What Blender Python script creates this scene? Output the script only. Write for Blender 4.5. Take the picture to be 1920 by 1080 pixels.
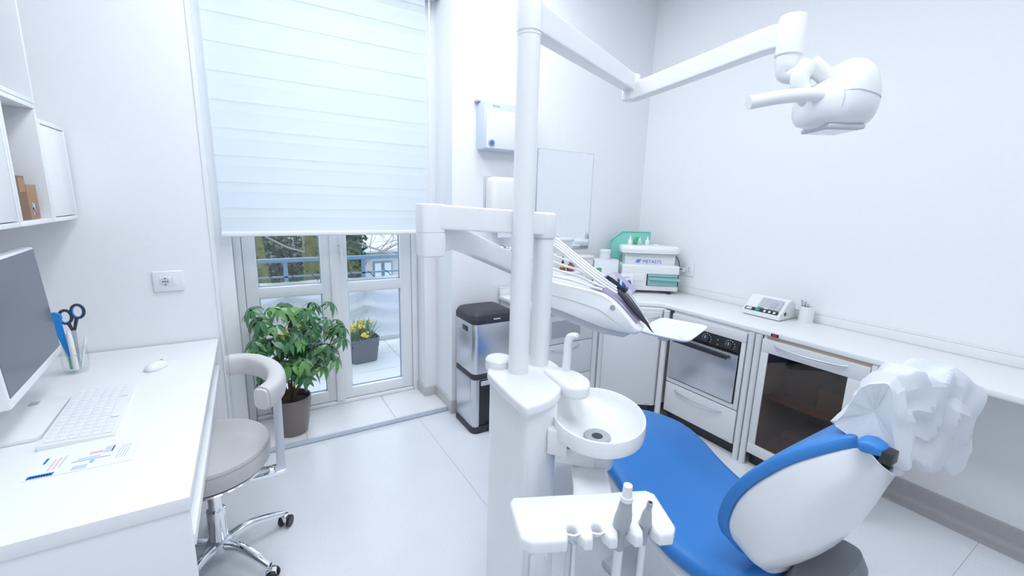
import bpy, bmesh, math, random
from mathutils import Vector, Matrix, noise
random.seed(7)
for o in list(bpy.data.objects): bpy.data.objects.remove(o, do_unlink=True)
S = bpy.context.scene
C = S.collection
PI = math.pi

# ------------------------------------------------------------------ camera
YAW, PIT, ROL = math.radians(31.54), math.radians(11.29), math.radians(1.64)
fw = Vector((math.sin(YAW)*math.cos(PIT), math.cos(YAW)*math.cos(PIT), -math.sin(PIT)))
r0 = Vector((math.cos(YAW), -math.sin(YAW), 0)); u0 = r0.cross(fw)
rt = r0*math.cos(ROL)+u0*math.sin(ROL); up = -r0*math.sin(ROL)+u0*math.cos(ROL)
cd = bpy.data.cameras.new('camera'); cam = bpy.data.objects.new('camera', cd); C.objects.link(cam)
cd.sensor_width = 36; cd.lens = 36*809.3/1920; cd.clip_start = .02
M4 = Matrix((rt, up, -fw)).transposed().to_4x4(); M4.translation = (0, 0, 1.55)
cam.matrix_world = M4
S.camera = cam

# ------------------------------------------------------------------ sky, lamps, exposure
w = bpy.data.worlds.new('overcast_sky'); S.world = w; w.use_nodes = True
bg = w.node_tree.nodes['Background']
bg.inputs[0].default_value = (.80, .90, 1.0, 1); bg.inputs[1].default_value = 2.0
def area(name, loc, sx, sy, power, col=(.885, .94, 1.0)):
    l = bpy.data.lights.new(name, 'AREA'); l.shape = 'RECTANGLE'; l.size = sx; l.size_y = sy
    l.energy = power; l.color = col
    o = bpy.data.objects.new(name, l); C.objects.link(o); o.location = loc
    return o
CEIL = 3.3
LIGHTS = [(.35, .2), (.35, 2.0), (1.4, .2), (1.4, 2.0)]
for lx, ly in LIGHTS:
    area('ceiling_lamp_light', (lx, ly, CEIL-.075), .56, 1.1, {(.35, .2): 14, (.35, 2.0): 14, (1.4, .2): 6.5, (1.4, 2.0): 11}[(lx, ly)])
S.view_settings.view_transform = 'Standard'; S.view_settings.look = 'None'
S.view_settings.exposure = 0.10; S.view_settings.gamma = 1.0

# ------------------------------------------------------------------ materials
MATS = {}
def mat(name, col, rough=.5, metal=0., spec=.5, coat=0., noise_amt=0., noise_scale=40., bump=0., bump_scale=200., trans=0., alpha=1., emit=None, speck=None):
    if name in MATS: return MATS[name]
    m = bpy.data.materials.new(name); m.use_nodes = True
    nt = m.node_tree; b = nt.nodes['Principled BSDF']
    b.inputs['Base Color'].default_value = (*col, 1); b.inputs['Roughness'].default_value = rough
    b.inputs['Metallic'].default_value = metal; b.inputs['Specular IOR Level'].default_value = spec
    b.inputs['Coat Weight'].default_value = coat; b.inputs['Coat Roughness'].default_value = .08
    b.inputs['Transmission Weight'].default_value = trans
    tc = nt.nodes.new('ShaderNodeTexCoord')
    nz = nt.nodes.new('ShaderNodeTexNoise'); nz.inputs['Scale'].default_value = noise_scale; nz.inputs['Detail'].default_value = 3
    nt.links.new(tc.outputs['Object'], nz.inputs['Vector'])
    amt = noise_amt or .02
    mx = nt.nodes.new('ShaderNodeMix'); mx.data_type = 'RGBA'
    mx.inputs[6].default_value = (*[c*(1-amt) for c in col], 1)
    mx.inputs[7].default_value = (*[min(1, c*(1+amt)) for c in col], 1)
    nt.links.new(nz.outputs['Fac'], mx.inputs[0])
    out = mx.outputs[2]
    if speck:
        vo = nt.nodes.new('ShaderNodeTexVoronoi'); vo.inputs['Scale'].default_value = speck[1]
        nt.links.new(tc.outputs['Object'], vo.inputs['Vector'])
        n2 = nt.nodes.new('ShaderNodeTexNoise'); n2.inputs['Scale'].default_value = speck[1]*1.7; n2.inputs['Detail'].default_value = 5
        nt.links.new(tc.outputs['Object'], n2.inputs['Vector'])
        cr = nt.nodes.new('ShaderNodeValToRGB')
        cr.color_ramp.elements[0].position = .56; cr.color_ramp.elements[0].color = (0, 0, 0, 1)
        cr.color_ramp.elements[1].position = .70; cr.color_ramp.elements[1].color = (1, 1, 1, 1)
        nt.links.new(n2.outputs['Fac'], cr.inputs[0])
        m2 = nt.nodes.new('ShaderNodeMix'); m2.data_type = 'RGBA'
        m2.inputs[7].default_value = (*speck[0], 1)
        nt.links.new(cr.outputs[0], m2.inputs[0]); nt.links.new(out, m2.inputs[6]); out = m2.outputs[2]
    nt.links.new(out, b.inputs['Base Color'])
    if bump:
        n3 = nt.nodes.new('ShaderNodeTexNoise'); n3.inputs['Scale'].default_value = bump_scale; n3.inputs['Detail'].default_value = 4
        nt.links.new(tc.outputs['Object'], n3.inputs['Vector'])
        bp = nt.nodes.new('ShaderNodeBump'); bp.inputs['Strength'].default_value = bump; bp.inputs['Distance'].default_value = .002
        nt.links.new(n3.outputs['Fac'], bp.inputs['Height']); nt.links.new(bp.outputs[0], b.inputs['Normal'])
    if emit:
        b.inputs['Emission Color'].default_value = (*emit[0], 1); b.inputs['Emission Strength'].default_value = emit[1]
    MATS[name] = m; return m
def glass(name, tint=(.97, .985, 1.), refl=.5):
    m = bpy.data.materials.new(name); m.use_nodes = True; nt = m.node_tree; nt.nodes.remove(nt.nodes['Principled BSDF'])
    o = nt.nodes['Material Output']; t = nt.nodes.new('ShaderNodeBsdfTransparent'); t.inputs[0].default_value = (*tint, 1)
    g = nt.nodes.new('ShaderNodeBsdfGlossy'); g.inputs['Roughness'].default_value = .03
    lw_ = nt.nodes.new('ShaderNodeLayerWeight'); lw_.inputs[0].default_value = .5; pw = nt.nodes.new('ShaderNodeMath'); pw.operation = 'POWER'; pw.inputs[1].default_value = 4.5; nt.links.new(lw_.outputs['Facing'], pw.inputs[0]); f = nt.nodes.new('ShaderNodeMath'); f.operation = 'MULTIPLY_ADD'; f.inputs[1].default_value = .8; f.inputs[2].default_value = .05*refl+.015; nt.links.new(pw.outputs[0], f.inputs[0])
    x = nt.nodes.new('ShaderNodeMixShader'); nt.links.new(f.outputs[0], x.inputs[0]); nt.links.new(t.outputs[0], x.inputs[1]); nt.links.new(g.outputs[0], x.inputs[2])
    nt.links.new(x.outputs[0], o.inputs[0]); MATS[name] = m; return m
def cloth(name, col, trans, rough=.9, clear=0.):
    m = bpy.data.materials.new(name); m.use_nodes = True; nt = m.node_tree; nt.nodes.remove(nt.nodes['Principled BSDF'])
    o = nt.nodes['Material Output']
    tc = nt.nodes.new('ShaderNodeTexCoord'); nz = nt.nodes.new('ShaderNodeTexNoise'); nz.inputs['Scale'].default_value = 300
    nt.links.new(tc.outputs['Object'], nz.inputs['Vector'])
    mx = nt.nodes.new('ShaderNodeMix'); mx.data_type = 'RGBA'; mx.inputs[6].default_value = (*[c*.97 for c in col], 1); mx.inputs[7].default_value = (*[min(1, c*1.02) for c in col], 1)
    nt.links.new(nz.outputs['Fac'], mx.inputs[0])
    d = nt.nodes.new('ShaderNodeBsdfDiffuse'); t = nt.nodes.new('ShaderNodeBsdfTranslucent')
    nt.links.new(mx.outputs[2], d.inputs[0]); nt.links.new(mx.outputs[2], t.inputs[0])
    x = nt.nodes.new('ShaderNodeMixShader'); x.inputs[0].default_value = trans
    nt.links.new(d.outputs[0], x.inputs[1]); nt.links.new(t.outputs[0], x.inputs[2])
    last = x
    if clear:
        tp = nt.nodes.new('ShaderNodeBsdfTransparent'); y = nt.nodes.new('ShaderNodeMixShader'); y.inputs[0].default_value = clear
        nt.links.new(x.outputs[0], y.inputs[1]); nt.links.new(tp.outputs[0], y.inputs[2]); last = y
    nt.links.new(last.outputs[0], o.inputs[0]); MATS[name] = m; return m

WALL = mat('wall_paint', (.865, .88, .905), .75, bump=.05, bump_scale=350)
CEILM = mat('ceiling_paint', (.86, .875, .89), .8)
FLOOR = mat('terrazzo_vinyl', (.78, .80, .84), .22, spec=.5, noise_amt=.03, noise_scale=6, speck=((.60, .62, .68), 130))
SEAM = mat('floor_seam', (.50, .51, .54), .5)
COVE = mat('cove_vinyl', (.46, .45, .47), .5, speck=((.34, .33, .35), 120))
SKIRT = mat('stone_skirting', (.60, .585, .58), .45, noise_amt=.05)
TILE = mat('sill_tile', (.80, .81, .83), .3, noise_amt=.03, noise_scale=8)
GROUT = mat('grout', (.6, .6, .6), .8)
NOSE = mat('sill_nosing', (.62, .68, .78), .35, metal=.3)
PVC = mat('window_pvc', (.89, .905, .93), .3, coat=.2)
GASKET = mat('window_gasket', (.30, .38, .48), .6)
GLASS = glass('window_glass')
WHITE = mat('white_plastic', (.84, .855, .875), .28, coat=.35)
WHITE2 = mat('white_lacquer', (.83, .85, .875), .35, coat=.1)
CREAM = mat('cream_plastic', (.82, .83, .82), .4)
DESKM = mat('desk_laminate', (.84, .855, .88), .4)
CABM = mat('cabinet_lacquer', (.74, .75, .77), .4, coat=.05)
CTOP = mat('worktop_laminate', (.84, .85, .865), .35, noise_amt=.02)
GREYP = mat('grey_plastic', (.42, .45, .49), .45)
LGREY = mat('light_grey_plastic', (.60, .63, .67), .4)
BLACK = mat('black_plastic', (.02, .022, .028), .35)
SOFTB = mat('dark_rubber', (.035, .037, .05), .5)
CHROME = mat('chrome', (.86, .88, .9), .06, metal=1)
STEEL = mat('brushed_steel', (.62, .64, .68), .28, metal=1, noise_amt=.04, noise_scale=90)
ALU = mat('satin_aluminium', (.72, .75, .80), .3, metal=1)
LEATH = mat('grey_leatherette', (.58, .575, .575), .42, bump=.06, bump_scale=500)
PIPING = mat('leather_piping', (.40, .395, .40), .5)
BLUE = mat('blue_upholstery', (.034, .215, .60), .42, spec=.45, bump=.05, bump_scale=420)
SCREEN = mat('monitor_screen', (.065, .088, .135), .18, spec=.6)
MIRROR = mat('mirror_silver', (.90, .92, .94), .02, metal=1)
TINT = glass('smoked_glass', (.62, .52, .45), 1.0)
TEAL = mat('teal_plastic', (.24, .62, .54), .35)
TEALG = mat('teal_drawer', (.27, .52, .52), .35)
GREEN = mat('green_plastic', (.08, .45, .25), .35)
MINT = mat('mint_plastic', (.15, .62, .40), .35)
BLUEP = mat('blue_plastic', (.015, .27, .75), .25)
INK = mat('blue_ink', (.03, .15, .55), .5)
PINK = mat('pink_ink', (.80, .50, .55), .6)
PALEINK = mat('pale_blue_ink', (.55, .62, .80), .6)
PAPER = mat('white_paper', (.84, .86, .90), .7)
LILAC = cloth('lilac_paper', (.78, .74, .90), .3)
KRAFT = mat('kraft_card', (.36, .22, .13), .75, noise_amt=.08)
KRAFTD = mat('brown_card', (.22, .13, .085), .75, noise_amt=.08)
PURPLE = mat('purple_print', (.33, .20, .42), .7)
AMBER = mat('amber_glass', (.22, .055, .02), .15, coat=.5)
YELLOW = mat('yellow_label', (.75, .55, .10), .6)
RED = mat('red_plastic', (.55, .03, .03), .4)
ORANGE = mat('orange_ring', (.65, .40, .16), .4)
BROWNIN = mat('cabinet_interior_reflection', (.48, .38, .31), .7, noise_amt=.1, noise_scale=5)  # brown brightened to stand in for the room reflected in the glass door
POTM = mat('taupe_pot', (.20, .165, .155), .32, coat=.3)
SOIL = mat('potting_soil', (.03, .02, .015), .95, noise_amt=.4)
BARK = mat('stem_bark', (.16, .10, .06), .8, noise_amt=.2)
LEAF = mat('leaf_green', (.05, .165, .065), .3, coat=.25, noise_amt=.35, noise_scale=9)
LEAF2 = mat('leaf_light_green', (.13, .31, .09), .32, coat=.2, noise_amt=.3, noise_scale=9)
STALK = mat('leaf_stalk', (.14, .25, .08), .5)
BLINDA = cloth('blind_dense_band', (.88, .92, .97), .62)
BLINDB = cloth('blind_sheer_band', (.92, .95, .985), .72)
COVERP = cloth('headrest_cover_paper', (.86, .89, .93), .30)
CLEAR = glass('clear_plastic', (.985, .99, .99), .2)
FROST = cloth('frosted_plastic', (.82, .86, .87), .5)
HOSE = mat('grey_hose', (.78, .795, .82), .4)
PEDES = mat('grey_pedestal', (.20, .22, .25), .4)

# ------------------------------------------------------------------ mesh helpers
def rbox(x0, x1, y0, y1, z0, z1, r=0., seg=2, bm=None):
    b = bmesh.new()
    v = [b.verts.new((x, y, z)) for z in (z0, z1) for y in (y0, y1) for x in (x0, x1)]
    for f in ((0, 2, 3, 1), (4, 5, 7, 6), (0, 1, 5, 4), (2, 6, 7, 3), (0, 4, 6, 2), (1, 3, 7, 5)):
        b.faces.new([v[i] for i in f])
    if r: bmesh.ops.bevel(b, geom=b.edges[:], offset=min(r, .49*min(x1-x0, y1-y0, z1-z0)), segments=seg, affect='EDGES', profile=.5)
    return join(bm, b)
def join(bm, b):
    if bm is None: return b
    me = bpy.data.meshes.new('t'); b.to_mesh(me); b.free(); bm.from_mesh(me); bpy.data.meshes.remove(me); return bm
def prism(poly, z0, z1, r=0., seg=2, bm=None, vr=0., vseg=5):
    b = bmesh.new()
    lo = [b.verts.new((p[0], p[1], z0)) for p in poly]; hi = [b.verts.new((p[0], p[1], z1)) for p in poly]
    n = len(poly)
    b.faces.new(lo[::-1]); top = b.faces.new(hi)
    for i in range(n): b.faces.new((lo[i], lo[(i+1) % n], hi[(i+1) % n], hi[i]))
    bmesh.ops.recalc_face_normals(b, faces=b.faces[:])
    if vr:
        ed = [e for e in b.edges if abs(e.verts[0].co.z-e.verts[1].co.z) > 1e-6]
        bmesh.ops.bevel(b, geom=ed, offset=vr, segments=vseg, affect='EDGES', profile=.5)
    if r:
        ed = [e for e in b.edges if len(e.link_faces) == 2 and abs(e.verts[0].co.z-e.verts[1].co.z) < 1e-6 and e.calc_face_angle(0) > .6]
        bmesh.ops.bevel(b, geom=ed, offset=r, segments=seg, affect='EDGES', profile=.5)
    return join(bm, b)
def loft(rings, bm=None, closed=True, cap=True, wrap=True):
    b = bmesh.new(); rv = [[b.verts.new(p) for p in r] for r in rings]; n = len(rings[0])
    for a, c in zip(rv, rv[1:]):
        for i in range(n if wrap else n-1):
            b.faces.new((a[i], a[(i+1) % n], c[(i+1) % n], c[i]))
    if cap and wrap: b.faces.new(rv[0][::-1]); b.faces.new(rv[-1])
    bmesh.ops.recalc_face_normals(b, faces=b.faces[:])
    return join(bm, b)
def lathe(prof, c=(0, 0, 0), n=28, bm=None, sx=1., sy=1., cap=True, rot=0.):
    rings = []
    for r, z in prof:
        rings.append([(c[0]+(math.cos(rot)*math.cos(a)*r*sx-math.sin(rot)*math.sin(a)*r*sy), c[1]+(math.sin(rot)*math.cos(a)*r*sx+math.cos(rot)*math.sin(a)*r*sy), c[2]+z) for a in [2*PI*k/n for k in range(n)]])
    return loft(rings, bm, cap=cap)
def spline(pts, k=6):
    pts = [Vector(p) for p in pts]
    if len(pts) < 3 or k < 2: return pts
    P = [pts[0]*2-pts[1]]+pts+[pts[-1]*2-pts[-2]]; out = []
    for i in range(1, len(P)-2):
        for j in range(k):
            t = j/k; a, b, c, d = P[i-1:i+3]
            out.append(.5*((2*b)+(c-a)*t+(2*a-5*b+4*c-d)*t*t+(3*b-a-3*c+d)*t**3))
    out.append(pts[-1]); return out
def frames(pts):
    T = []
    for i in range(len(pts)):
        T.append((pts[min(i+1, len(pts)-1)]-pts[max(i-1, 0)]).normalized())
    ref = Vector((0, 0, 1)) if abs(T[0].z) < .9 else Vector((0, 1, 0))
    u = (ref-T[0]*ref.dot(T[0])).normalized(); out = []
    for t in T:
        u = (u-t*u.dot(t)).normalized(); out.append((t, u, t.cross(u)))
    return out
def tube(pts, r, n=12, bm=None, k=6, cap=True):
    pts = spline(pts, k); m = len(pts); rings = []
    rr = r if isinstance(r, (list, tuple)) else [r]*m
    if len(rr) != m:
        src = rr; rr = []
        for i in range(m):
            f = i/(m-1)*(len(src)-1); j = min(int(f), len(src)-2); rr.append(src[j]+(src[j+1]-src[j])*(f-j))
    for p, (t, u, v), q in zip(pts, frames(pts), rr):
        rings.append([p+u*math.cos(a)*q+v*math.sin(a)*q for a in [2*PI*i/n for i in range(n)]])
    return loft(rings, bm, cap=cap)
def sup(a, e):  # superellipse unit point
    c, s = math.cos(a), math.sin(a)
    return (math.copysign(abs(c)**(2/e), c), math.copysign(abs(s)**(2/e), s))
def sweep(pts, hu, hv, e=4, n=24, bm=None, k=6, upv=(0, 0, 1), scale=None):
    """section of half-height hu along up and half-width hv sideways, superellipse"""
    pts = spline(pts, k); m = len(pts); rings = []; U = Vector(upv)
    for i, p in enumerate(pts):
        t = (pts[min(i+1, m-1)]-pts[max(i-1, 0)]).normalized()
        u = (U-t*U.dot(t)).normalized(); v = t.cross(u)
        f = i/(m-1); a_ = hu(f) if callable(hu) else hu; b_ = hv(f) if callable(hv) else hv
        rings.append([p+u*(q[1]*a_)+v*(q[0]*b_) for q in [sup(2*PI*j/n, e) for j in range(n)]])
    return loft(rings, bm)
def cyl(p0, p1, r, n=20, bm=None, r1=None, bev=0.):
    p0, p1 = Vector(p0), Vector(p1); r1 = r if r1 is None else r1
    L = (p1-p0).length; d = (p1-p0)/L
    if bev: pts = [p0, p0+d*bev, p1-d*bev, p1]; rr = [r-bev, r, r1, r1-bev]
    else: pts = [p0, p1]; rr = [r, r1]
    return tube(pts, rr, n, bm, k=1)
def interp(tab, f):
    f = max(0, min(1, f))*(len(tab)-1); i = min(int(f), len(tab)-2); t = f-i
    return tab[i]+(tab[i+1]-tab[i])*t

# ------------------------------------------------------------------ scene-tree helpers
def thing(name, label, cat, loc=(0, 0, 0), rz=0., group=None):
    o = bpy.data.objects.new(name, None); C.objects.link(o); o.empty_display_size = .05
    o.location = loc; o.rotation_euler = (0, 0, rz); o['label'] = label; o['category'] = cat
    if group: o['group'] = group
    return o
def mk(name, bm, m, smooth=True, angle=38):
    me = bpy.data.meshes.new(name); bm.normal_update(); bm.to_mesh(me); bm.free(); me.materials.append(m)
    if smooth:
        me.polygons.foreach_set('use_smooth', [True]*len(me.polygons))
        try: me.set_sharp_from_angle(angle=math.radians(angle))
        except Exception: pass
    o = bpy.data.objects.new(name, me); C.objects.link(o); return o
def part(par, name, bm, m, w=True, label=None, smooth=True, angle=38):
    """bm in world coordinates when w, else in the coordinates of the thing"""
    root = par
    while root.parent: root = root.parent
    if w: bm.transform((Matrix.Translation(root.location) @ Matrix.Rotation(root.rotation_euler.z, 4, 'Z')).inverted())
    o = mk(name, bm, m, smooth, angle); o.parent = par
    if label: o['label'] = label
    return o
def share(par, name, src, loc=None, rot=None, scale=None):
    o = bpy.data.objects.new(name, src.data); C.objects.link(o); o.parent = par
    if loc is not None: o.location = loc
    if rot is not None: o.rotation_euler = rot
    if scale is not None: o.scale = scale
    return o
def single(name, bm, m, label, cat, loc=None, rz=0., group=None, smooth=True):
    if loc is not None: bm.transform((Matrix.Translation(loc) @ Matrix.Rotation(rz, 4, 'Z')).inverted())
    o = mk(name, bm, m, smooth); o['label'] = label; o['category'] = cat
    if loc is not None: o.location = loc; o.rotation_euler = (0, 0, rz)
    if group: o['group'] = group
    return o
def struct(name, bm, m, parent=None, smooth=True):
    o = mk(name, bm, m, smooth)
    if parent: o.parent = parent
    else: o['kind'] = 'structure'
    return o
def sempty(name):
    o = bpy.data.objects.new(name, None); C.objects.link(o); o['kind'] = 'structure'; o.empty_display_size = .05; return o
def text_bm(s, size, mtx, extrude=.0006):
    cu = bpy.data.curves.new('t', 'FONT'); cu.body = s; cu.size = size; cu.extrude = extrude; cu.resolution_u = 3
    o = bpy.data.objects.new('t', cu); C.objects.link(o)
    me = bpy.data.meshes.new_from_object(o.evaluated_get(bpy.context.evaluated_depsgraph_get()))
    b = bmesh.new(); b.from_mesh(me); b.transform(mtx)
    bpy.data.objects.remove(o, do_unlink=True); bpy.data.meshes.remove(me); bpy.data.curves.remove(cu)
    return b

# ================================================================== THE ROOM
XL, XR, YF, YB = -.97, 3.0, 2.74, -1.25
fl = struct('floor', rbox(XL-.1, XR+.1, YB-.1, 3.45, -.12, -.003), SEAM)
for x0, x1 in ((XL, .9485), (.9505, 2.899)):
    for y0, y1 in ((YB, .35), (.3515, 2.79)):
        struct('floor_sheet', rbox(x0, x1, y0, y1, -.003, 0), FLOOR, fl)
struct('ceiling', rbox(XL-.1, XR+.1, YB-.1, YF+.66, CEIL, CEIL+.1), CEILM)
struct('wall_left', rbox(XL-.12, XL, YB, YF, 0, CEIL), WALL)
struct('wall_back', rbox(XL-.12, XR+.12, YB-.12, YB, 0, CEIL), WALL)
struct('wall_right', rbox(XR, XR+.12, YB, YF, 0, CEIL), WALL)
wf = sempty('wall_front')
struct('wall_segment', prism([(XL-.12, YF), (-.165, YF), (-.165, 3.045), (-.09, 3.045), (-.09, 3.40), (XL-.12, 3.40)], 0, CEIL), WALL, wf, smooth=False)
struct('wall_segment', prism([(1.19, YF), (XR+.12, YF), (XR+.12, 3.40), (1.10, 3.40), (1.10, 3.045), (1.19, 3.045)], 0, CEIL), WALL, wf, smooth=False)
struct('lintel', rbox(-.165, 1.19, 3.06, 3.40, 2.97, CEIL), WALL, wf)
# stone skirting round the window recess and along the wall
struct('baseboard_window', prism([(1.178, 2.728), (1.56, 2.728), (1.56, YF), (1.19, YF), (1.19, 3.045), (1.10, 3.045), (1.10, 3.215), (1.088, 3.215), (1.088, 3.033), (1.178, 3.033)], 0, .105, .003), SKIRT, smooth=False)
struct('baseboard_front', prism([(-.153, 3.2), (-.153, 2.728), (XL, 2.728), (XL, YF), (-.165, YF), (-.165, 3.2)], 0, .105), SKIRT, smooth=False)
# coved vinyl skirting along the right wall
cp = [(2.90, 0), (2.95, .001), (2.968, .006), (2.98, .016), (2.986, .032), (2.988, .10), (2.992, .104), (3.0, .104), (3.0, -.003), (2.90, -.003)]
struct('baseboard_right', loft([[(x, YB, z) for x, z in cp], [(x, 2.2, z) for x, z in cp]]), COVE)
struct('trim_1', prism([(-.172, 2.736), (-.161, 2.736), (-.161, 2.752), (-.164, 2.752), (-.164, 2.7395), (-.172, 2.7395)], .105, 2.97), WHITE2, smooth=False)

# raised sill of tiles in the window recess
sill = sempty('sill_step')
struct('sill_bed', rbox(-.153, 1.178, 2.792, 3.33, 0, .026), GROUT, sill)
for x0, x1 in ((-.152, .222), (.225, .788), (.791, 1.177)):
    struct('sill_tile', rbox(x0, x1, 2.80, 3.21, .022, .031, .001, 1), TILE, sill)
struct('nosing', rbox(-.152, 1.177, 2.788, 2.801, .004, .033, .002), NOSE, sill)

# window: two-leaf balcony door in white pvc
win = sempty('window_1')
def bar(name, x0, x1, y0, y1, z0, z1, m=PVC, r=.008): return struct(name, rbox(x0, x1, y0, y1, z0, z1, r), m, win)
ZT = 2.97
bar('frame_jamb', -.09, -.045, 3.20, 3.30, .03, ZT); bar('frame_jamb', 1.055, 1.10, 3.20, 3.30, .03, ZT)
bar('frame_head', -.09, 1.10, 3.20, 3.30, ZT-.05, ZT); bar('threshold', -.045, 1.055, 3.20, 3.30, .03, .058)
bar('mullion', .472, .528, 3.192, 3.215, .06, ZT-.05, r=.005)
for xa, xb, g0, g1 in ((-.045, .499, .032, .412), (.501, 1.055, .588, .968)):
    bar('sash_stile', xa, g0, 3.21, 3.275, .06, ZT-.05, r=.012); bar('sash_stile', g1, xb, 3.21, 3.275, .06, ZT-.05, r=.012)
    bar('sash_rail', g0-.01, g1+.01, 3.21, 3.275, .06, .145, r=.012)
    bar('sash_rail', g0-.01, g1+.01, 3.21, 3.275, .875, .952, r=.012)
    bar('sash_rail', g0-.01, g1+.01, 3.21, 3.275, 2.80, ZT-.05, r=.012)
    for z0, z1 in ((.145, .875), (.952, 2.80)):
        bar('gasket', g0, g0+.004, 3.236, 3.252, z0, z1, GASKET, 0); bar('gasket', g1-.004, g1, 3.236, 3.252, z0, z1, GASKET, 0)
        bar('gasket', g0, g1, 3.236, 3.252, z0, z0+.004, GASKET, 0); bar('gasket', g0, g1, 3.236, 3.252, z1-.004, z1, GASKET, 0)
        bar('glass_pane', g0, g1, 3.242, 3.246, z0, z1, GLASS, 0)
hb = rbox(.528, .556, 3.20, 3.211, 1.16, 1.29, .004); rbox(.535, .549, 3.155, 3.205, 1.21, 1.225, .004, 2, hb); rbox(.535, .549, 3.150, 3.165, 1.10, 1.225, .005, 2, hb)
struct('handle', hb, WHITE, win)

# day-and-night roller blind
bl = thing('roller_blind', 'white striped day-and-night roller blind lowered halfway over the balcony door', 'blind', (.48, 2.96, 1.32))
zz = 1.335; i = 0
while zz < 2.83:
    h = .085 if i % 2 == 0 else .06
    z1 = min(zz+h, 2.84); y = 2.962 if i % 2 == 0 else 2.966
    b = bmesh.new()
    vs = [[b.verts.new((x, y+.0012*math.sin(x*9+i)+(.002 if k == 1 else 0), zz-(.009 if k == 0 else 0)+(z1-zz)*k/2)) for x in [-.125+1.22*j/16 for j in range(17)]] for k in range(3)]
    for a_, c_ in zip(vs, vs[1:]):
        for j in range(16): b.faces.new((a_[j], a_[j+1], c_[j+1], c_[j]))
    part(bl, 'dense_band' if i % 2 == 0 else 'sheer_band', b, BLINDA if i % 2 == 0 else BLINDB)
    zz = z1; i += 1
part(bl, 'bottom_bar', rbox(-.13, 1.10, 2.948, 2.974, 1.308, 1.337, .008), WHITE2)
part(bl, 'cassette', rbox(-.15, 1.18, 2.915, 3.03, 2.835, 2.955, .012), LGREY)
ch = tube([(1.115, 2.95, 2.84), (1.117, 2.95, 2.0), (1.116, 2.95, 1.25), (1.119, 2.951, 1.235), (1.122, 2.95, 1.25), (1.122, 2.95, 2.0), (1.121, 2.95, 2.84)], .0018, 6)
part(bl, 'pull_cord', ch, WHITE2)

# ceiling luminaires (above the frame of the picture)
for i, (lx, ly) in enumerate(LIGHTS):
    t = thing('ceiling_light', ['white ceiling panel light on the desk side nearer the back wall', 'white ceiling panel light on the desk side nearer the window', 'white ceiling panel light on the worktop side nearer the back wall', 'white ceiling panel light on the worktop side nearer the window'][i], 'ceiling light', (lx, ly, CEIL), group='ceiling panel lights')
    b = rbox(lx-.31, lx-.285, ly-.58, ly+.58, CEIL-.06, CEIL, .004); rbox(lx+.285, lx+.31, ly-.58, ly+.58, CEIL-.06, CEIL, .004, 2, b)
    rbox(lx-.285, lx+.285, ly-.58, ly-.555, CEIL-.06, CEIL, .004, 2, b); rbox(lx-.285, lx+.285, ly+.555, ly+.58, CEIL-.06, CEIL, .004, 2, b)
    part(t, 'frame', b, WHITE2)
    part(t, 'diffuser', rbox(lx-.285, lx+.285, ly-.555, ly+.555, CEIL-.052, CEIL-.03), mat('lit_diffuser', (.9, .9, .9), .6, emit=((.93, .965, 1.), 3.0)))

# ================================================================== LEFT: DESK, SHELVES
dk = thing('desk', 'long white desk along the left wall', 'desk', (-.57, 2.0, 0))
part(dk, 'desk_top', rbox(-.968, -.182, 1.265, 2.726, .742, .78, .002), DESKM)
part(dk, 'end_panel', rbox(-.965, -.19, 1.27, 1.306, 0, .7415, .0015), DESKM)
part(dk, 'end_panel', rbox(-.965, -.24, 2.69, 2.724, .11, .7415, .0015), DESKM)
part(dk, 'apron', rbox(-.232, -.214, 1.306, 2.69, .642, .7415, .0015), DESKM)
part(dk, 'rail', rbox(-.232, -.186, 1.306, 2.69, .606, .641, .003), WHITE2)
part(dk, 'back_panel', rbox(-.963, -.945, 1.306, 2.69, .25, .7415, .0015), DESKM)

# all-in-one computer
cp_ = thing('desktop_computer', 'white all-in-one computer with dark screen standing on the desk', 'computer', (-.74, 1.99, .78), 0)
TL = math.radians(3.5)
def scr(x, y, z):  # local screen coordinates -> world (x out of the screen, y along, z up)
    a = math.radians(4.0)
    xx = x*math.cos(TL)-z*math.sin(TL); zz = x*math.sin(TL)+z*math.cos(TL)
    return (-.655+xx*math.cos(a)-y*math.sin(a), 2.268+xx*math.sin(a)+y*math.cos(a), .925+zz)
def tscr(bm):
    for v in bm.verts: v.co = scr(*v.co)
    return bm
part(cp_, 'housing', tscr(rbox(-.035, 0, -.56, 0, 0, .415, .006, 3)), WHITE)
part(cp_, 'screen', tscr(rbox(-.002, .0012, -.552, -.008, .032, .407)), SCREEN, label='dark glossy screen, switched off')
part(cp_, 'bezel_edge', tscr(rbox(-.004, .0008, -.558, -.002, .026, .0315)), WHITE)
nk = loft([[(-.845, 1.92, .79), (-.845, 2.06, .79), (-.80, 2.06, .79), (-.80, 1.92, .79)], [(-.835, 1.93, .92), (-.835, 2.05, .92), (-.80, 2.05, .92), (-.80, 1.93, .92)], [(-.76, 1.93, 1.07), (-.76, 2.05, 1.07), (-.715, 2.05, 1.06), (-.715, 1.93, 1.06)]])
part(cp_, 'neck', nk, WHITE)
ft = part(cp_, 'foot', prism([(-.86, 1.795), (-.602, 1.795), (-.612, 2.135), (-.86, 2.135)], .78, .794, .003, vr=.02), WHITE)
part(ft, 'sensor_tab', prism([(-.712, 2.085), (-.688, 2.085), (-.688, 2.112), (-.712, 2.112)], .794, .7965), GREYP)

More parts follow.
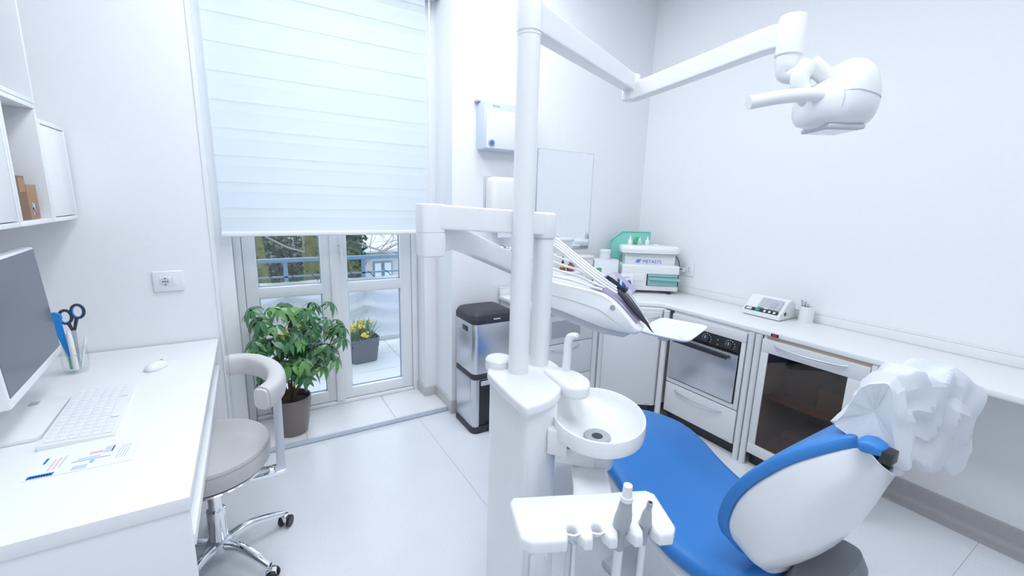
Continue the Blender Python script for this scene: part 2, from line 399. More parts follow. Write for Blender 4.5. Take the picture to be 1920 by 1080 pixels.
# keyboard
KX0, KY0 = -.603, 1.725
kb = thing('keyboard', 'flat white keyboard lying in front of the computer', 'keyboard', (-.51, 1.95, .78), math.radians(2.5))
part(kb, 'case', loft([[(-.0875, -.228, 0), (.0875, -.228, 0), (.0875, .228, 0), (-.0875, .228, 0)], [(-.0875, -.228, .016), (.0875, -.228, .007), (.0875, .228, .007), (-.0875, .228, .016)]]), WHITE, w=False)
key = None
for r in range(6):
    n = 15 if r < 5 else 9
    for c in range(n):
        wid = .0288 if n == 15 else (.0288 if c != 4 else .17)
        ln = .427/n
        y = -.2135+ln*(c+.5); x = -.066+r*.0262
        if n == 9:
            ys = [-.199, -.1705, -.142, -.113, 0.0, .113, .142, .1705, .199]; y = ys[c]
        zk = .0165-(x+.0875)/.175*.009-.0005
        if key is None:
            key = part(kb, 'key', rbox(-.0115, .0115, -.0125, .0125, 0, .0032, .0012, 1), WHITE2, w=False); key.location = (x, y, zk)
        else:
            share(kb, 'key', key, (x, y, zk), scale=(1, 7.0 if (n == 9 and c == 4) else 1, 1))
# mouse
ms = thing('computer_mouse', 'small white computer mouse on the desk', 'mouse', (-.395, 2.365, .78), math.radians(62))
def egg(lx, ly, h, z0, n=28):
    rings = []
    for k in range(9):
        t = k/8*PI/2; f = math.cos(t)
        rings.append([(max(f, .02)*q[0]*lx-.006*math.sin(t), max(f, .02)*q[1]*ly, z0+h*math.sin(t)) for q in [sup(2*PI*j/n, 2.5) for j in range(n)]])
    return loft(rings)
part(ms, 'shell', egg(.054, .031, .030, .002), WHITE, w=False)
part(ms, 'sole', lathe([(.029, 0), (.029, .003)], sx=1.75), LGREY, w=False)
part(ms, 'scroll_wheel', cyl((.032, -.0035, .0235), (.032, .0035, .0235), .006, 14), GREYP, w=False)
# leaflet
lf = thing('leaflet', 'glossy printed leaflet lying flat on the desk near the keyboard', 'leaflet', (-.453, 1.605, .78), math.radians(-2))
part(lf, 'sheet', rbox(-.112, .112, -.065, .065, 0, .002), PAPER, w=False)
def patch(x0, x1, y0, y1, m, name='print'): part(lf, name, rbox(x0, x1, y0, y1, .002, .0023), m, w=False)
patch(-.107, -.055, -.062, -.045, INK, 'blue_logo_block')
for k in range(8): patch(-.101+k*.0055, -.098+k*.0055, -.058, -.050, PAPER)
for k in range(3): patch(-.075+k*.010, -.071+k*.010, -.035+k*.005, .03+k*.006, (PINK, PINK, PALEINK)[k])
patch(-.097, -.091, .012, .045, INK)
patch(-.03, .055, -.012, -.009, INK); patch(-.02, .03, -.003, .006, PALEINK); patch(-.02, .012, -.058, -.036, PALEINK)
patch(.012, .022, -.034, -.016, TEAL); patch(.0, .03, .02, .034, PINK); patch(.032, .052, .015, .052, PALEINK); patch(.05, .053, .015, .052, INK)
for k in range(4): patch(.070+k*.0065, .0725+k*.0065, -.035, .045, PALEINK)

# glass tumbler with desk tools
cx, cy = -.675, 2.46
gl = thing('pen_tumbler', 'clear glass tumbler of tools on the desk behind the screen', 'tumbler', (cx, cy, .78))
part(gl, 'wall', lathe([(.034, 0), (.042, .025), (.045, .06), (.041, .115), (.038, .115), (.042, .06), (.039, .027), (.002, .012)], (cx, cy, .78)), CLEAR)
sc = thing('scissors', 'scissors with black and blue looped handles standing in the glass tumbler', 'scissors', (cx+.012, cy-.004, .795))
def ringb(c, rx, rz, tube_r, n=20, tilt=0.):
    pts = [(c[0]+math.cos(2*PI*k/n+tilt)*rx, c[1], c[2]+math.sin(2*PI*k/n+tilt)*rz) for k in range(n)]
    R = [Vector(p) for p in pts]; rings = []
    for k in range(n):
        t = (R[(k+1) % n]-R[k-1]).normalized(); v = Vector((0, 1, 0)); u = t.cross(v)
        rings.append([R[k]+u*math.cos(a)*tube_r+v*math.sin(a)*tube_r for a in [2*PI*j/8 for j in range(8)]])
    return loft(rings+[rings[0]], cap=False)
for s, dx in ((1, .034), (-1, -.006)):
    hz = 1.045 if s > 0 else 1.025
    h = ringb((cx+dx, cy-.004, hz), .020, .029, .0052, tilt=.3*s); tube([(cx+dx-.006*s, cy-.004, hz-.026), (cx+.012+.003*s, cy-.004, .965)], [.007, .005], 8, h, 2)
    hh = part(sc, 'handle', h, SOFTB)
    part(hh, 'blue_inlay', ringb((cx+dx, cy-.004, hz), .0165, .0255, .0035, tilt=.3*s), BLUEP)
    part(sc, 'blade', loft([[(cx+.012+.002*s, cy-.004+.0015*s, .80), (cx+.013+.002*s, cy-.003+.0015*s, .80), (cx+.014+.002*s, cy-.004+.0015*s, .80)], [(cx+.005, cy-.005+.0015*s, .97), (cx+.012, cy-.003+.0015*s, .97), (cx+.019, cy-.005+.0015*s, .97)]]), STEEL)
lo = thing('letter_opener', 'blue plastic opener with round eye standing in the glass tumbler', 'opener', (cx-.02, cy-.015, .80))
b = ringb((cx-.034, cy-.02, 1.03), .018, .016, .006); cyl((cx-.034, cy-.024, 1.03), (cx-.034, cy-.016, 1.03), .017, 20, b)
part(lo, 'eye', b, BLUEP)
part(lo, 'blade', loft([[(cx-.052, cy-.022, 1.02), (cx-.016, cy-.022, 1.02), (cx-.016, cy-.018, 1.02), (cx-.052, cy-.018, 1.02)], [(cx-.016, cy-.012, .85), (cx-.008, cy-.012, .85), (cx-.008, cy-.008, .85), (cx-.016, cy-.008, .85)]]), BLUEP)
part(single('correction_pen', tube([(cx+.004, cy-.022, .797), (cx+.002, cy-.025, .93), (cx+.0015, cy-.0255, .945), (cx+.001, cy-.026, .972)], [.010, .010, .008, .004], 12, k=1), WHITE, 'white correction pen with pointed cap standing in the glass tumbler', 'pen', (cx, cy-.02, .797)), 'pen_ring', cyl((cx+.0042, cy-.0222, .86), (cx+.004, cy-.0225, .866), .0105, 12), LGREY)
pe = thing('green_sharpener', 'mint green cylindrical sharpener at the bottom of the glass tumbler', 'sharpener', (cx+.006, cy-.002, .792))
part(pe, 'barrel', cyl((cx-.008, cy+.003, .795), (cx-.008, cy+.003, .845), .014, 16, bev=.002), MINT); part(pe, 'band', cyl((cx-.008, cy+.003, .815), (cx-.008, cy+.003, .818), .0145, 16), GREYP)
for k, (dx, dy, tx, m) in enumerate(((-.024, .008, -.03, WHITE), (.024, .012, .034, WHITE), (-.012, .02, -.02, LGREY))):
    single('ballpoint_pen', tube([(cx+dx*.6, cy+dy*.6, .797), (cx+tx*1.1, cy+dy*1.3, .90+.015*k), (cx+tx*1.15, cy+dy*1.4, .915+.015*k)], [.0045, .0045, .002], 10, k=1), m, ['white pen leaning to the left in the glass tumbler', 'white pen leaning to the right in the glass tumbler', 'light grey pen at the back of the glass tumbler'][k], 'pen', (cx+dx*.6, cy+dy*.6, .797), group='pens in the tumbler')

# wall socket above the desk
so = thing('wall_socket', 'white socket plate with round outlet on the wall above the desk', 'socket', (-.362, YF, 1.107))
part(so, 'plate', rbox(-.426, -.299, YF-.011, YF, 1.055, 1.160, .006, 3), WHITE2)
part(so, 'blank_module', rbox(-.350, -.328, YF-.0135, YF-.010, 1.086, 1.128, .001), WHITE)
ro = part(so, 'outlet', rbox(-.398, -.352, YF-.0135, YF-.010, 1.084, 1.130, .001), WHITE)
part(ro, 'recess', cyl((-.375, YF-.0145, 1.107), (-.375, YF-.012, 1.107), .0195, 24), LGREY)
for dx, dz in ((-.009, 0), (.009, 0), (0, 0), (0, -.016), (0, .016)):
    part(ro, 'pin_hole', cyl((-.375+dx, YF-.0152, 1.107+dz), (-.375+dx, YF-.0135, 1.107+dz), .003, 10), BLACK)

# wall cabinets above the desk
FX = -.655
def cube_box(t, y0, y1, z0, z1, th=.016, back=True):
    part(t, 'bottom_board', rbox(XL+.001, FX, y0, y1, z0, z0+th, .001), WHITE2); part(t, 'top_board', rbox(XL+.001, FX, y0, y1, z1-th, z1, .001), WHITE2)
    part(t, 'side_board', rbox(XL+.001, FX, y0, y0+th, z0+th, z1-th, .001), WHITE2); part(t, 'side_board', rbox(XL+.001, FX, y1-th, y1, z0+th, z1-th, .001), WHITE2)
    if back: part(t, 'back_board', rbox(XL+.001, XL+.009, y0+th, y1-th, z0+th, z1-th), WHITE2)
t = thing('wall_cabinet', 'small white wall cabinet with closed door, at the window end of the shelf row', 'cabinet', (-.81, 2.575, 1.42))
cube_box(t, 2.438, 2.722, 1.42, 1.812); part(t, 'door', rbox(FX-.0175, FX-.001, 2.457, 2.703, 1.4395, 1.7925, .0015), WHITE2)
t = thing('wall_cabinet', 'white wall cabinet with closed door, left of the cubby with cartons', 'cabinet', (-.81, 1.90, 1.42))
cube_box(t, 1.66, 2.128, 1.42, 1.86); part(t, 'door', rbox(FX-.0175, FX-.001, 1.679, 2.109, 1.4395, 1.8405, .0015), WHITE2)
t = thing('open_cubby', 'white open wall cubby holding two brown cartons', 'shelf', (-.81, 2.28, 1.42))
cube_box(t, 2.131, 2.435, 1.42, 1.86)
t = thing('open_shelf', 'tall white open wall shelf above the cubby with cartons', 'shelf', (-.81, 2.05, 1.87))
cube_box(t, 1.66, 2.44, 1.862, 2.62); part(t, 'divider', rbox(XL+.01, FX-.002, 2.128, 2.144, 1.878, 2.604, .001), WHITE2)
t = thing('kraft_carton', 'tall narrow brown carton in the wall cubby', 'carton', (-.70, 2.255, 1.436))
part(t, 'box', rbox(-.735, -.675, 2.215, 2.282, 1.4365, 1.592, .002), KRAFTD); part(t, 'label_panel', rbox(-.675, -.6742, 2.225, 2.275, 1.535, 1.585), KRAFT)
t = thing('kraft_carton', 'shorter brown carton with purple flower print in the wall cubby', 'carton', (-.70, 2.33, 1.436))
part(t, 'box', rbox(-.735, -.675, 2.287, 2.375, 1.4365, 1.562, .002), KRAFT)
for k in range(9):
    y = 2.315+random.random()*.045; z = 1.45+random.random()*.05
    part(t, 'printed_flower', cyl((-.676, y, z), (-.6744, y, z), .004+random.random()*.005, 8), (PURPLE, TEALG, PALEINK)[k % 3])

# ================================================================== STOOL
SX, SY = -.205, 1.975
st = thing('saddle_stool', 'grey upholstered stool with curved arm rest and chrome five-star base at the desk', 'stool', (SX, SY, 0))
part(st, 'seat', lathe([(.02, .462), (.20, .462), (.222, .472), (.226, .50), (.2255, .535), (.219, .549), (.195, .558), (.10, .562), (.01, .562)], (SX, SY, 0), 48, sx=.97, sy=1.06), LEATH)
part(st, 'seat_piping', tube([(SX+.2245*.97*math.cos(a), SY+.2245*1.06*math.sin(a), .538) for a in [2*PI*k/48 for k in range(49)]], .0022, 6, k=1), PIPING)
part(st, 'chrome_ring', lathe([(.10, .452), (.214, .452), (.219, .457), (.214, .462), (.10, .462)], (SX, SY, 0), 48, sx=.97, sy=1.06), CHROME)
part(st, 'knob', lathe([(.03, .40), (.05, .405), (.055, .425), (.05, .44), (.03, .452)], (SX, SY, 0)), BLACK)
part(st, 'gas_column', lathe([(.024, .11), (.024, .40)], (SX, SY, 0)), CHROME)
part(st, 'column_sleeve', lathe([(.034, .10), (.034, .26), (.028, .265)], (SX, SY, 0)), CHROME)
lv = tube([(SX-.02, SY-.03, .425), (SX-.06, SY-.10, .40), (SX-.08, SY-.15, .33)], [.012, .016, .02], 10); part(st, 'lever', lv, BLACK)
hub = part(st, 'base_hub', lathe([(.03, .075), (.05, .08), (.05, .115), (.036, .125)], (SX, SY, 0)), ALU)
for k in range(5):
    a = math.radians(23+72*k); d = Vector((math.cos(a), math.sin(a), 0)); p = Vector((SX, SY, 0))
    lg = sweep([p+d*.035+Vector((0, 0, .10)), p+d*.11+Vector((0, 0, .112)), p+d*.19+Vector((0, 0, .096)), p+d*.265+Vector((0, 0, .070))], lambda f: .020-.008*f, lambda f: .021-.007*f, 3, 16)
    leg = part(st, 'leg', lg, CHROME)
    e = p+d*.275; s = Vector((-d.y, d.x, 0))
    b = rbox(-.018, .018, -.012, .012, .026, .062, .006); b.transform(Matrix.Translation(e) @ Matrix.Rotation(a+.6, 4, 'Z')); cst = part(st, 'caster', b, CHROME)
    q = a+.6; sd = Vector((-math.sin(q), math.cos(q), 0))
    for sg in (1, -1): part(cst, 'wheel', cyl(e+sd*.012*sg+Vector((0, 0, .027)), e+sd*.026*sg+Vector((0, 0, .027)), .027, 20, bev=.003), BLACK)
# curved arm rest
arc = spline([(-.125, 2.117, .83), (-.075, 2.112, .83), (-.02, 2.075, .83), (.03, 1.985, .83), (.052, 1.88, .83), (.044, 1.78, .83), (.015, 1.715, .83), (-.008, 1.685, .83)], 4)
ar = part(st, 'arm_rest', sweep(arc, lambda f: .043 if .02 < f < .98 else .037, lambda f: .033 if .02 < f < .98 else .027, 3.2, 24, k=1), LEATH)
for idx in (1, -2):
    c0 = Vector(arc[idx]); t0 = (Vector(arc[idx+1])-Vector(arc[idx-1])).normalized(); v0 = t0.cross(Vector((0, 0, 1)))
    part(ar, 'end_piping', tube([c0+Vector((0, 0, q[1]*.044))+v0*q[0]*.032 for q in [sup(2*PI*j/32, 3.2) for j in range(33)]], .0015, 6, k=1), PIPING)
b = loft([[(.026, 1.875, .418), (.060, 1.868, .418), (.060, 1.90, .418), (.026, 1.90, .418)], [(.034, 1.875, .80), (.064, 1.868, .80), (.064, 1.90, .80), (.034, 1.90, .80)]])
part(st, 'arm_post', b, ALU)
part(st, 'arm_bracket', rbox(SX+.05, .060, 1.85, 1.92, .418, .430, .003), CHROME)
part(st, 'bracket_screw', lathe([(.010, .430), (.010, .436), (.006, .438)], (.025, 1.885, 0), 14), CHROME)

# ================================================================== POT PLANT
PX, PY = .155, 2.95
pl = thing('umbrella_plant', 'bushy green umbrella plant in a taupe pot on the window sill', 'plant', (PX, PY, .031))
po = part(pl, 'pot', lathe([(.080, 0), (.088, .004), (.102, .08), (.115, .18), (.119, .245), (.117, .25), (.112, .247), (.108, .18), (.098, .05)], (PX, PY, .031), 40), POTM)
part(pl, 'soil', lathe([(.107, .18), (.107, .215), (.06, .222), (.005, .225)], (PX, PY, .031), 32), SOIL)
stems = [[(PX-.01, PY, .24), (PX-.005, PY-.005, .36), (PX-.03, PY-.01, .50), (PX-.06, PY-.02, .66), (PX-.08, PY-.02, .80)],
         [(PX+.01, PY, .24), (PX+.03, PY-.01, .38), (PX+.08, PY-.03, .54), (PX+.11, PY-.02, .70), (PX+.12, PY-.03, .82)],
         [(PX+.005, PY-.012, .24), (PX+.05, PY-.04, .36), (PX+.15, PY-.05, .48), (PX+.23, PY-.05, .58), (PX+.28, PY-.04, .68)],
         [(PX-.005, PY+.01, .24), (PX-.04, PY+.01, .38), (PX-.10, PY-.01, .52), (PX-.15, PY-.03, .62)],
         [(PX, PY+.005, .24), (PX+.015, PY+.02, .42), (PX+.02, PY+.01, .60), (PX+.03, PY, .78)]]
for s_ in stems: part(pl, 'stem', tube(s_, [.009, .0055, .003], 8), BARK)
rl = random.Random(11)
def leaflet(bm, base, d, nrm, L, W):
    side = d.cross(nrm).normalized(); n = 5; rows = []
    for i in range(n+1):
        t = i/n; wd = W*math.sin(PI*min(1, .07+.93*t)**.82)*(.98 if i < n else 0)+.0004
        c = base+d*(L*t)-nrm*(.30*L*t*t)
        rows.append([c-side*wd+nrm*wd*.25, c, c+side*wd+nrm*wd*.25])
    vs = [[bm.verts.new(p) for p in r] for r in rows]
    for a_, c_ in zip(vs, vs[1:]):
        for j in range(2): bm.faces.new((a_[j], a_[j+1], c_[j+1], c_[j]))
def compound_leaf(org, hub_p, axis, L, n):
    b = bmesh.new(); ax = axis.normalized()
    tmp = Vector((0, 0, 1)) if abs(ax.z) < .9 else Vector((1, 0, 0)); e1 = ax.cross(tmp).normalized(); e2 = ax.cross(e1)
    ph = rl.random()*6
    for k in range(n):
        a = ph+2*PI*k/n*(.93)
        d = ((e1*math.cos(a)+e2*math.sin(a))*.93+ax*(-.10-.25*rl.random())-Vector((0, 0, .35))).normalized()
        nr = (ax-d*ax.dot(d)).normalized(); l = L*(.75+.4*rl.random())
        leaflet(b, hub_p+d*.012, d, nr, l, l*.165)
    return b
LP = []
for s_ in stems:
    ss = spline(s_, 6); m_ = len(ss)
    for i in range(m_//3, m_, 2):
        for rep in range(2 if i < m_-2 else 3):
            LP.append((ss[i], i/m_))
for i, (p, f) in enumerate(LP):
    a = rl.random()*2*PI; reach = .075+.13*rl.random()*(1.2-f*.4)
    out = Vector((math.cos(a), math.sin(a)*.75-.15, .15+.65*f+.3*(rl.random()-.5)))
    hubp = p+out*reach
    hubp.x = max(-.02, min(.47, hubp.x)); hubp.y = max(2.78, min(3.08, hubp.y)); hubp.z = max(.40, min(.885, hubp.z))
    ax = (out*.6+Vector((0, -.15, .75))).normalized()
    b = compound_leaf(p, hubp, ax, .078+.022*rl.random(), rl.choice((6, 7, 7, 8)))
    for v in b.verts: v.co.y = min(v.co.y, 3.185)
    lfo = part(pl, 'leaf', b, LEAF2 if rl.random() < .28 else LEAF, angle=180)
    part(lfo, 'leaf_stalk', tube([p, p*.5+hubp*.5+Vector((0, 0, .008)), hubp], [.0018, .0013], 5, k=3), STALK)

# ================================================================== WASTE BIN
bn = thing('waste_bin', 'tall two-tier steel recycling bin with black lid and pedal by the wall', 'bin', (1.345, 2.545, 0))
bx0, bx1, by0, by1 = 1.192, 1.500, 2.392, 2.695
def rrect(x0, x1, y0, y1): return [(x0, y0), (x1, y0), (x1, y1), (x0, y1)]
part(bn, 'base', prism(rrect(bx0-.006, bx1+.006, by0-.008, by1+.002), 0, .045, .008, vr=.045), SOFTB)
part(bn, 'lower_body', prism(rrect(bx0, bx1, by0+.018, by1), .045, .385, .001, vr=.038), STEEL)
fr = part(bn, 'lower_front', rbox(bx0+.045, bx1-.02, by0+.004, by0+.03, .05, .372, .004), BLACK, label='black front of the lower tier')
part(fr, 'steel_corner', prism([(bx0+.002, by0+.05), (bx0+.004, by0+.02), (bx0+.022, by0+.003), (bx0+.044, by0+.0025), (bx0+.044, by0+.05)], .046, .384), STEEL)
part(fr, 'flap_handle', rbox(bx0+.055, bx1-.03, by0-.006, by0+.006, .34, .372, .004), LGREY)
part(bn, 'middle_band', prism(rrect(bx0-.002, bx1+.002, by0-.002, by1), .385, .425, .004, vr=.04), SOFTB)
ub = part(bn, 'upper_body', prism(rrect(bx0, bx1, by0, by1), .425, .765, .001, vr=.038), STEEL)
part(ub, 'carry_slot', rbox(bx0-.003, bx0+.004, 2.485, 2.565, .700, .735, .002), BLACK)
ld = part(bn, 'lid', prism(rrect(bx0-.006, bx1+.006, by0-.006, by1+.002), .765, .805, .003, vr=.042), SOFTB)
dome = []
for k in range(7):
    t = k/6*PI/2; f = .72+.28*math.cos(t)
    dome.append([((bx0+bx1)/2+q[0]*(bx1-bx0+.008)/2*f, (by0+by1)/2+q[1]*(by1-by0)/2*f, .805+.038*math.sin(t)) for q in [sup(2*PI*j/40+PI/4, 7) for j in range(40)]])
part(ld, 'lid_dome', loft(dome), SOFTB); part(ld, 'catch', rbox(1.33, 1.38, by0-.010, by0-.004, .79, .798, .001), LGREY)
part(bn, 'pedal', rbox(1.30, 1.40, by0-.045, by0-.004, .012, .024, .004), BLACK)

# ================================================================== ON THE FRONT WALL
tb = thing('towel_dispenser', 'white wall dispenser with pale blue top strip and round blue button', 'dispenser', (1.56, YF, 2.03))
part(tb, 'case', rbox(1.365, 1.765, 2.625, YF, 1.885, 2.19, .012, 3), mat('pale_blue_plastic', (.62, .68, .80), .4))
part(tb, 'front_panel', rbox(1.380, 1.757, 2.617, 2.627, 1.892, 2.133, .006, 3), WHITE2)
bt = part(tb, 'button_ring', cyl((1.416, 2.612, 1.927), (1.416, 2.618, 1.927), .024, 28, bev=.001), ORANGE)
part(bt, 'button_gap', cyl((1.416, 2.6112, 1.927), (1.416, 2.613, 1.927), .0205, 28), LGREY)
part(bt, 'button', cyl((1.416, 2.607, 1.927), (1.416, 2.613, 1.927), .0165, 28, bev=.002), mat('button_blue', (.05, .17, .60), .2, coat=.5))
part(tb, 'hinge_tab', rbox(1.345, 1.42, 2.69, YF, 2.19, 2.206, .003), LGREY)
for k in range(6): part(tb, 'maker_mark', rbox(1.425+k*.009, 1.431+k*.009, 2.6235, 2.6252, 2.155, 2.166-(k % 2)*.003), GREYP)
pd = thing('paper_dispenser', 'rounded white paper towel holder on the wall below the blue-button dispenser', 'dispenser', (1.61, YF, 1.55))
part(pd, 'cover', rbox(1.432, 1.795, 2.615, YF, 1.395, 1.715, .035, 4), CREAM); part(pd, 'backplate', rbox(1.425, 1.80, YF-.012, YF, 1.39, 1.72, .004), LGREY)
part(pd, 'paper_tongue', rbox(1.50, 1.61, 2.655, 2.657, 1.30, 1.40), PAPER)
tp = thing('wall_tap', 'chrome wall tap partly behind the white column', 'tap', (1.60, YF, 1.21))
b = lathe([(.002, 0), (.034, .0), (.034, .012), (.022, .02), (.022, .05), (.03, .052), (.030, .075), (.018, .082), (.002, .083)], n=24); b.transform(Matrix.Translation((1.60, YF, 1.205)) @ Matrix.Rotation(PI/2, 4, 'X')); part(tp, 'body', b, CHROME)
part(tp, 'spout', tube([(1.60, 2.69, 1.205), (1.61, 2.63, 1.20), (1.63, 2.56, 1.17), (1.64, 2.53, 1.13)], .011, 12), CHROME)
mi = thing('wall_mirror', 'frameless mirror on the wall above the corner of the worktop', 'mirror', (2.145, YF, 1.19))
part(mi, 'glass', rbox(1.872, 2.406, 2.7335, 2.7375, 1.19, 1.94, .0008, 1), MIRROR, smooth=False)
part(mi, 'polished_edge', rbox(1.8700, 2.4085, 2.7345, 2.7398, 1.188, 1.942), mat('mirror_edge', (.35, .48, .47), .2))

# ================================================================== WORKTOP AND CABINETS
ct = thing('worktop', 'continuous white worktop running round the corner under the right wall', 'worktop', (2.75, 1.2, .83))
poly = [(1.56, 2.727), (1.56, 2.21), (2.30, 2.21), (2.512, 2.02), (2.512, -.42), (2.998, -.42), (2.998, 2.727)]
part(ct, 'top', prism(poly, .831, .866, .010, 3), CTOP)
for nm_, lb_, (a_, b_, c_, d_) in (('splashback', 'low white splashback strip along the right wall', (2.978, 2.998, -.42, 2.705)), ('splashback', 'low white splashback strip along the wall under the mirror', (1.56, 2.978, 2.707, 2.727))):
    t = thing(nm_, lb_, 'splashback', ((a_+b_)/2, (c_+d_)/2, .866)); part(t, 'strip', rbox(a_, b_, c_, d_, .866, .92, .003), CTOP); part(t, 'cap_edge', rbox(a_, b_, c_, d_, .9205, .926, .002), CTOP)
sw = part(ct, 'switch', rbox(2.505, 2.5125, 1.205, 1.245, .838, .856, .002), BLACK); part(sw, 'red_rocker', rbox(2.503, 2.507, 1.213, 1.236, .841, .853, .001), RED)
def handle(par, p0, p1, bow, r=.0055):
    p0, p1 = Vector(p0), Vector(p1); bow = Vector(bow); pts = [p0, p0*.9+p1*.1+bow*.5, p0*.5+p1*.5+bow, p0*.1+p1*.9+bow*.5, p1]
    return part(par, 'handle', sweep(pts, r, r*.8, 3, 12), ALU)
# left unit on the front wall
ca = thing('drawer_cabinet', 'white drawer cabinet with grey inset panel, against the window-side wall', 'cabinet', (1.82, 2.48, 0))
part(ca, 'carcass', rbox(1.575, 2.075, 2.262, 2.725, .10, .83, .001), CABM); part(ca, 'toe_kick', rbox(1.58, 2.07, 2.30, 2.70, 0, .10), BLACK)
d1 = part(ca, 'drawer', rbox(1.578, 2.070, 2.243, 2.262, .602, .815, .003), CABM); part(d1, 'grey_inset', rbox(1.70, 1.95, 2.240, 2.2445, .645, .765, .002), GREYP)
d2 = part(ca, 'drawer', rbox(1.578, 2.070, 2.243, 2.262, .352, .597, .003), CABM); handle(d2, (1.70, 2.243, .572), (1.95, 2.243, .572), (0, -.028, -.012))
d3 = part(ca, 'drawer', rbox(1.578, 2.070, 2.243, 2.262, .105, .347, .003), CABM); handle(d3, (1.70, 2.243, .32), (1.95, 2.243, .32), (0, -.028, -.012))
part(ca, 'corner_post', prism([(2.075, 2.262), (2.078, 2.243), (2.090, 2.228), (2.106, 2.228), (2.118, 2.24), (2.12, 2.262)], .0, .83), CABM)
# corner unit with a slanted door
cb = thing('corner_cabinet', 'white corner cabinet with slanted door under the steriliser machine', 'cabinet', (2.5, 2.35, 0), math.atan2(1.965-2.205, 2.455-2.135))
pA, pB = Vector((2.132, 2.198, 0)), Vector((2.455, 1.962, 0)); dv = (pB-pA).normalized(); nv = Vector((-dv.y, dv.x, 0)) ; Ld = (pB-pA).length
def diag(s0, s1, t0, t1, z0, z1, r=.002):
    b = rbox(s0, s1, t0, t1, z0, z1, r); b.transform(Matrix.Translation(pA) @ Matrix.Rotation(math.atan2(dv.y, dv.x), 4, 'Z')); return b
part(cb, 'carcass', prism([(2.125, 2.228), (2.472, 1.975), (2.98, 1.975), (2.98, 2.70), (2.125, 2.70)], .10, .83, .001), CABM, smooth=False)
part(cb, 'toe_kick', diag(.01, Ld-.01, .06, .12, 0, .10), BLACK)
dr = part(cb, 'door', diag(.004, Ld-.004, .003, .021, .105, .812, .003), CABM)
handle(dr, pA+dv*(Ld*.45)-nv*0+Vector((0, 0, .785)), pA+dv*(Ld*.95)+Vector((0, 0, .785)), (-nv.x*.028, -nv.y*.028, -.010))
part(dr, 'toe_tab', diag(Ld-.08, Ld-.03, -.004, .004, .122, .128, .001), LGREY)
part(cb, 'corner_post', cyl((2.482, 1.945, 0), (2.482, 1.945, .83), .021, 20), CABM)
# oven unit
co = thing('oven_cabinet', 'white cabinet with built-in steel oven and a drawer below', 'cabinet', (2.75, 1.64, 0))
Y0, Y1 = 1.375, 1.915
part(co, 'carcass', rbox(2.522, 2.985, Y0, Y1, .085, .83, .001), CABM); part(co, 'toe_kick', rbox(2.56, 2.95, Y0, Y1, 0, .085), BLACK)
b = rbox(2.503, 2.522, Y0+.003, Y1-.003, .755, .815, .003); rbox(2.503, 2.522, Y0+.003, 1.405, .318, .755, .003, 2, b); rbox(2.503, 2.522, 1.905, Y1-.003, .318, .755, .002, 2, b); rbox(2.503, 2.522, 1.405, 1.905, .318, .347, .003, 2, b)
part(co, 'front_frame', b, CABM)
dw = part(co, 'drawer', rbox(2.503, 2.522, Y0+.003, Y1-.003, .092, .311, .003), CABM); handle(dw, (2.503, 1.83, .270), (2.503, 1.47, .275), (-.030, 0, -.010)); part(dw, 'toe_tab', rbox(2.4995, 2.504, 1.40, 1.45, .108, .114, .001), LGREY)
ov = thing('oven', 'small built-in steel oven with black control strip and two knobs', 'oven', (2.51, 1.655, .35))
part(ov, 'housing', rbox(2.512, 2.5215, 1.408, 1.902, .349, .752), BLACK)
cs = part(ov, 'control_panel', rbox(2.497, 2.513, 1.410, 1.900, .682, .751, .002), BLACK)
for y in (1.63, 1.47):
    kn = part(cs, 'knob', cyl((2.497, y, .717), (2.478, y, .717), .021, 20, bev=.003), SOFTB); part(kn, 'pointer', rbox(2.476, 2.479, y-.0015, y+.0015, .72, .737), PAPER)
    for a in range(0, 360, 30):
        if a in (240, 270, 300): continue
        q = math.radians(a); yy, zz_ = y+math.cos(q)*.031, .717+math.sin(q)*.030
        part(cs, 'dial_mark', rbox(2.4962, 2.4975, yy-.0022, yy+.0022, zz_-.0022, zz_+.0022), PAPER)
part(cs, 'green_lamp', cyl((2.4975, 1.552, .728), (2.4955, 1.552, .728), .005, 12), GREEN); part(cs, 'orange_lamp', cyl((2.4975, 1.552, .697), (2.4955, 1.552, .697), .005, 12), mat('orange_lamp', (.7, .2, .04), .4))
od = part(ov, 'door', rbox(2.493, 2.513, 1.412, 1.898, .356, .676, .003), STEEL)
part(od, 'trim', rbox(2.4915, 2.5, 1.412, 1.898, .668, .677, .001), BLACK)
hb = rbox(2.457, 2.472, 1.46, 1.86, .632, .655, .004); rbox(2.47, 2.4935, 1.47, 1.50, .636, .65, .003, 2, hb); rbox(2.47, 2.4935, 1.82, 1.85, .636, .65, .003, 2, hb); part(od, 'handle', hb, BLACK)
part(co, 'corner_post', cyl((2.515, 1.353, 0), (2.515, 1.353, .83), .0185, 20), CABM)
# glass-door unit
cg = thing('glass_cabinet', 'white cabinet with a brown smoked glass door', 'cabinet', (2.75, 1.02, 0))
Y0, Y1 = .765, 1.288
part(cg, 'corner_post', cyl((2.515, 1.311, 0), (2.515, 1.311, .83), .0185, 20), CABM)
part(cg, 'side_panel', rbox(2.522, 2.985, Y1-.018, Y1, .085, .83, .001), CABM); part(cg, 'side_panel', rbox(2.505, 2.985, Y0-.02, Y0, 0, .83, .001), CABM)
part(cg, 'bottom_panel', rbox(2.522, 2.985, Y0, Y1-.018, .085, .105), BROWNIN); part(cg, 'top_panel', rbox(2.522, 2.985, Y0, Y1-.018, .812, .83), BROWNIN)
part(cg, 'back_panel', rbox(2.975, 2.985, Y0, Y1-.018, .105, .812), BROWNIN); part(cg, 'shelf', rbox(2.60, 2.975, Y0+.002, Y1-.02, .43, .448, .001), BROWNIN)
part(cg, 'toe_kick', rbox(2.56, 2.95, Y0, Y1, 0, .085), BLACK)
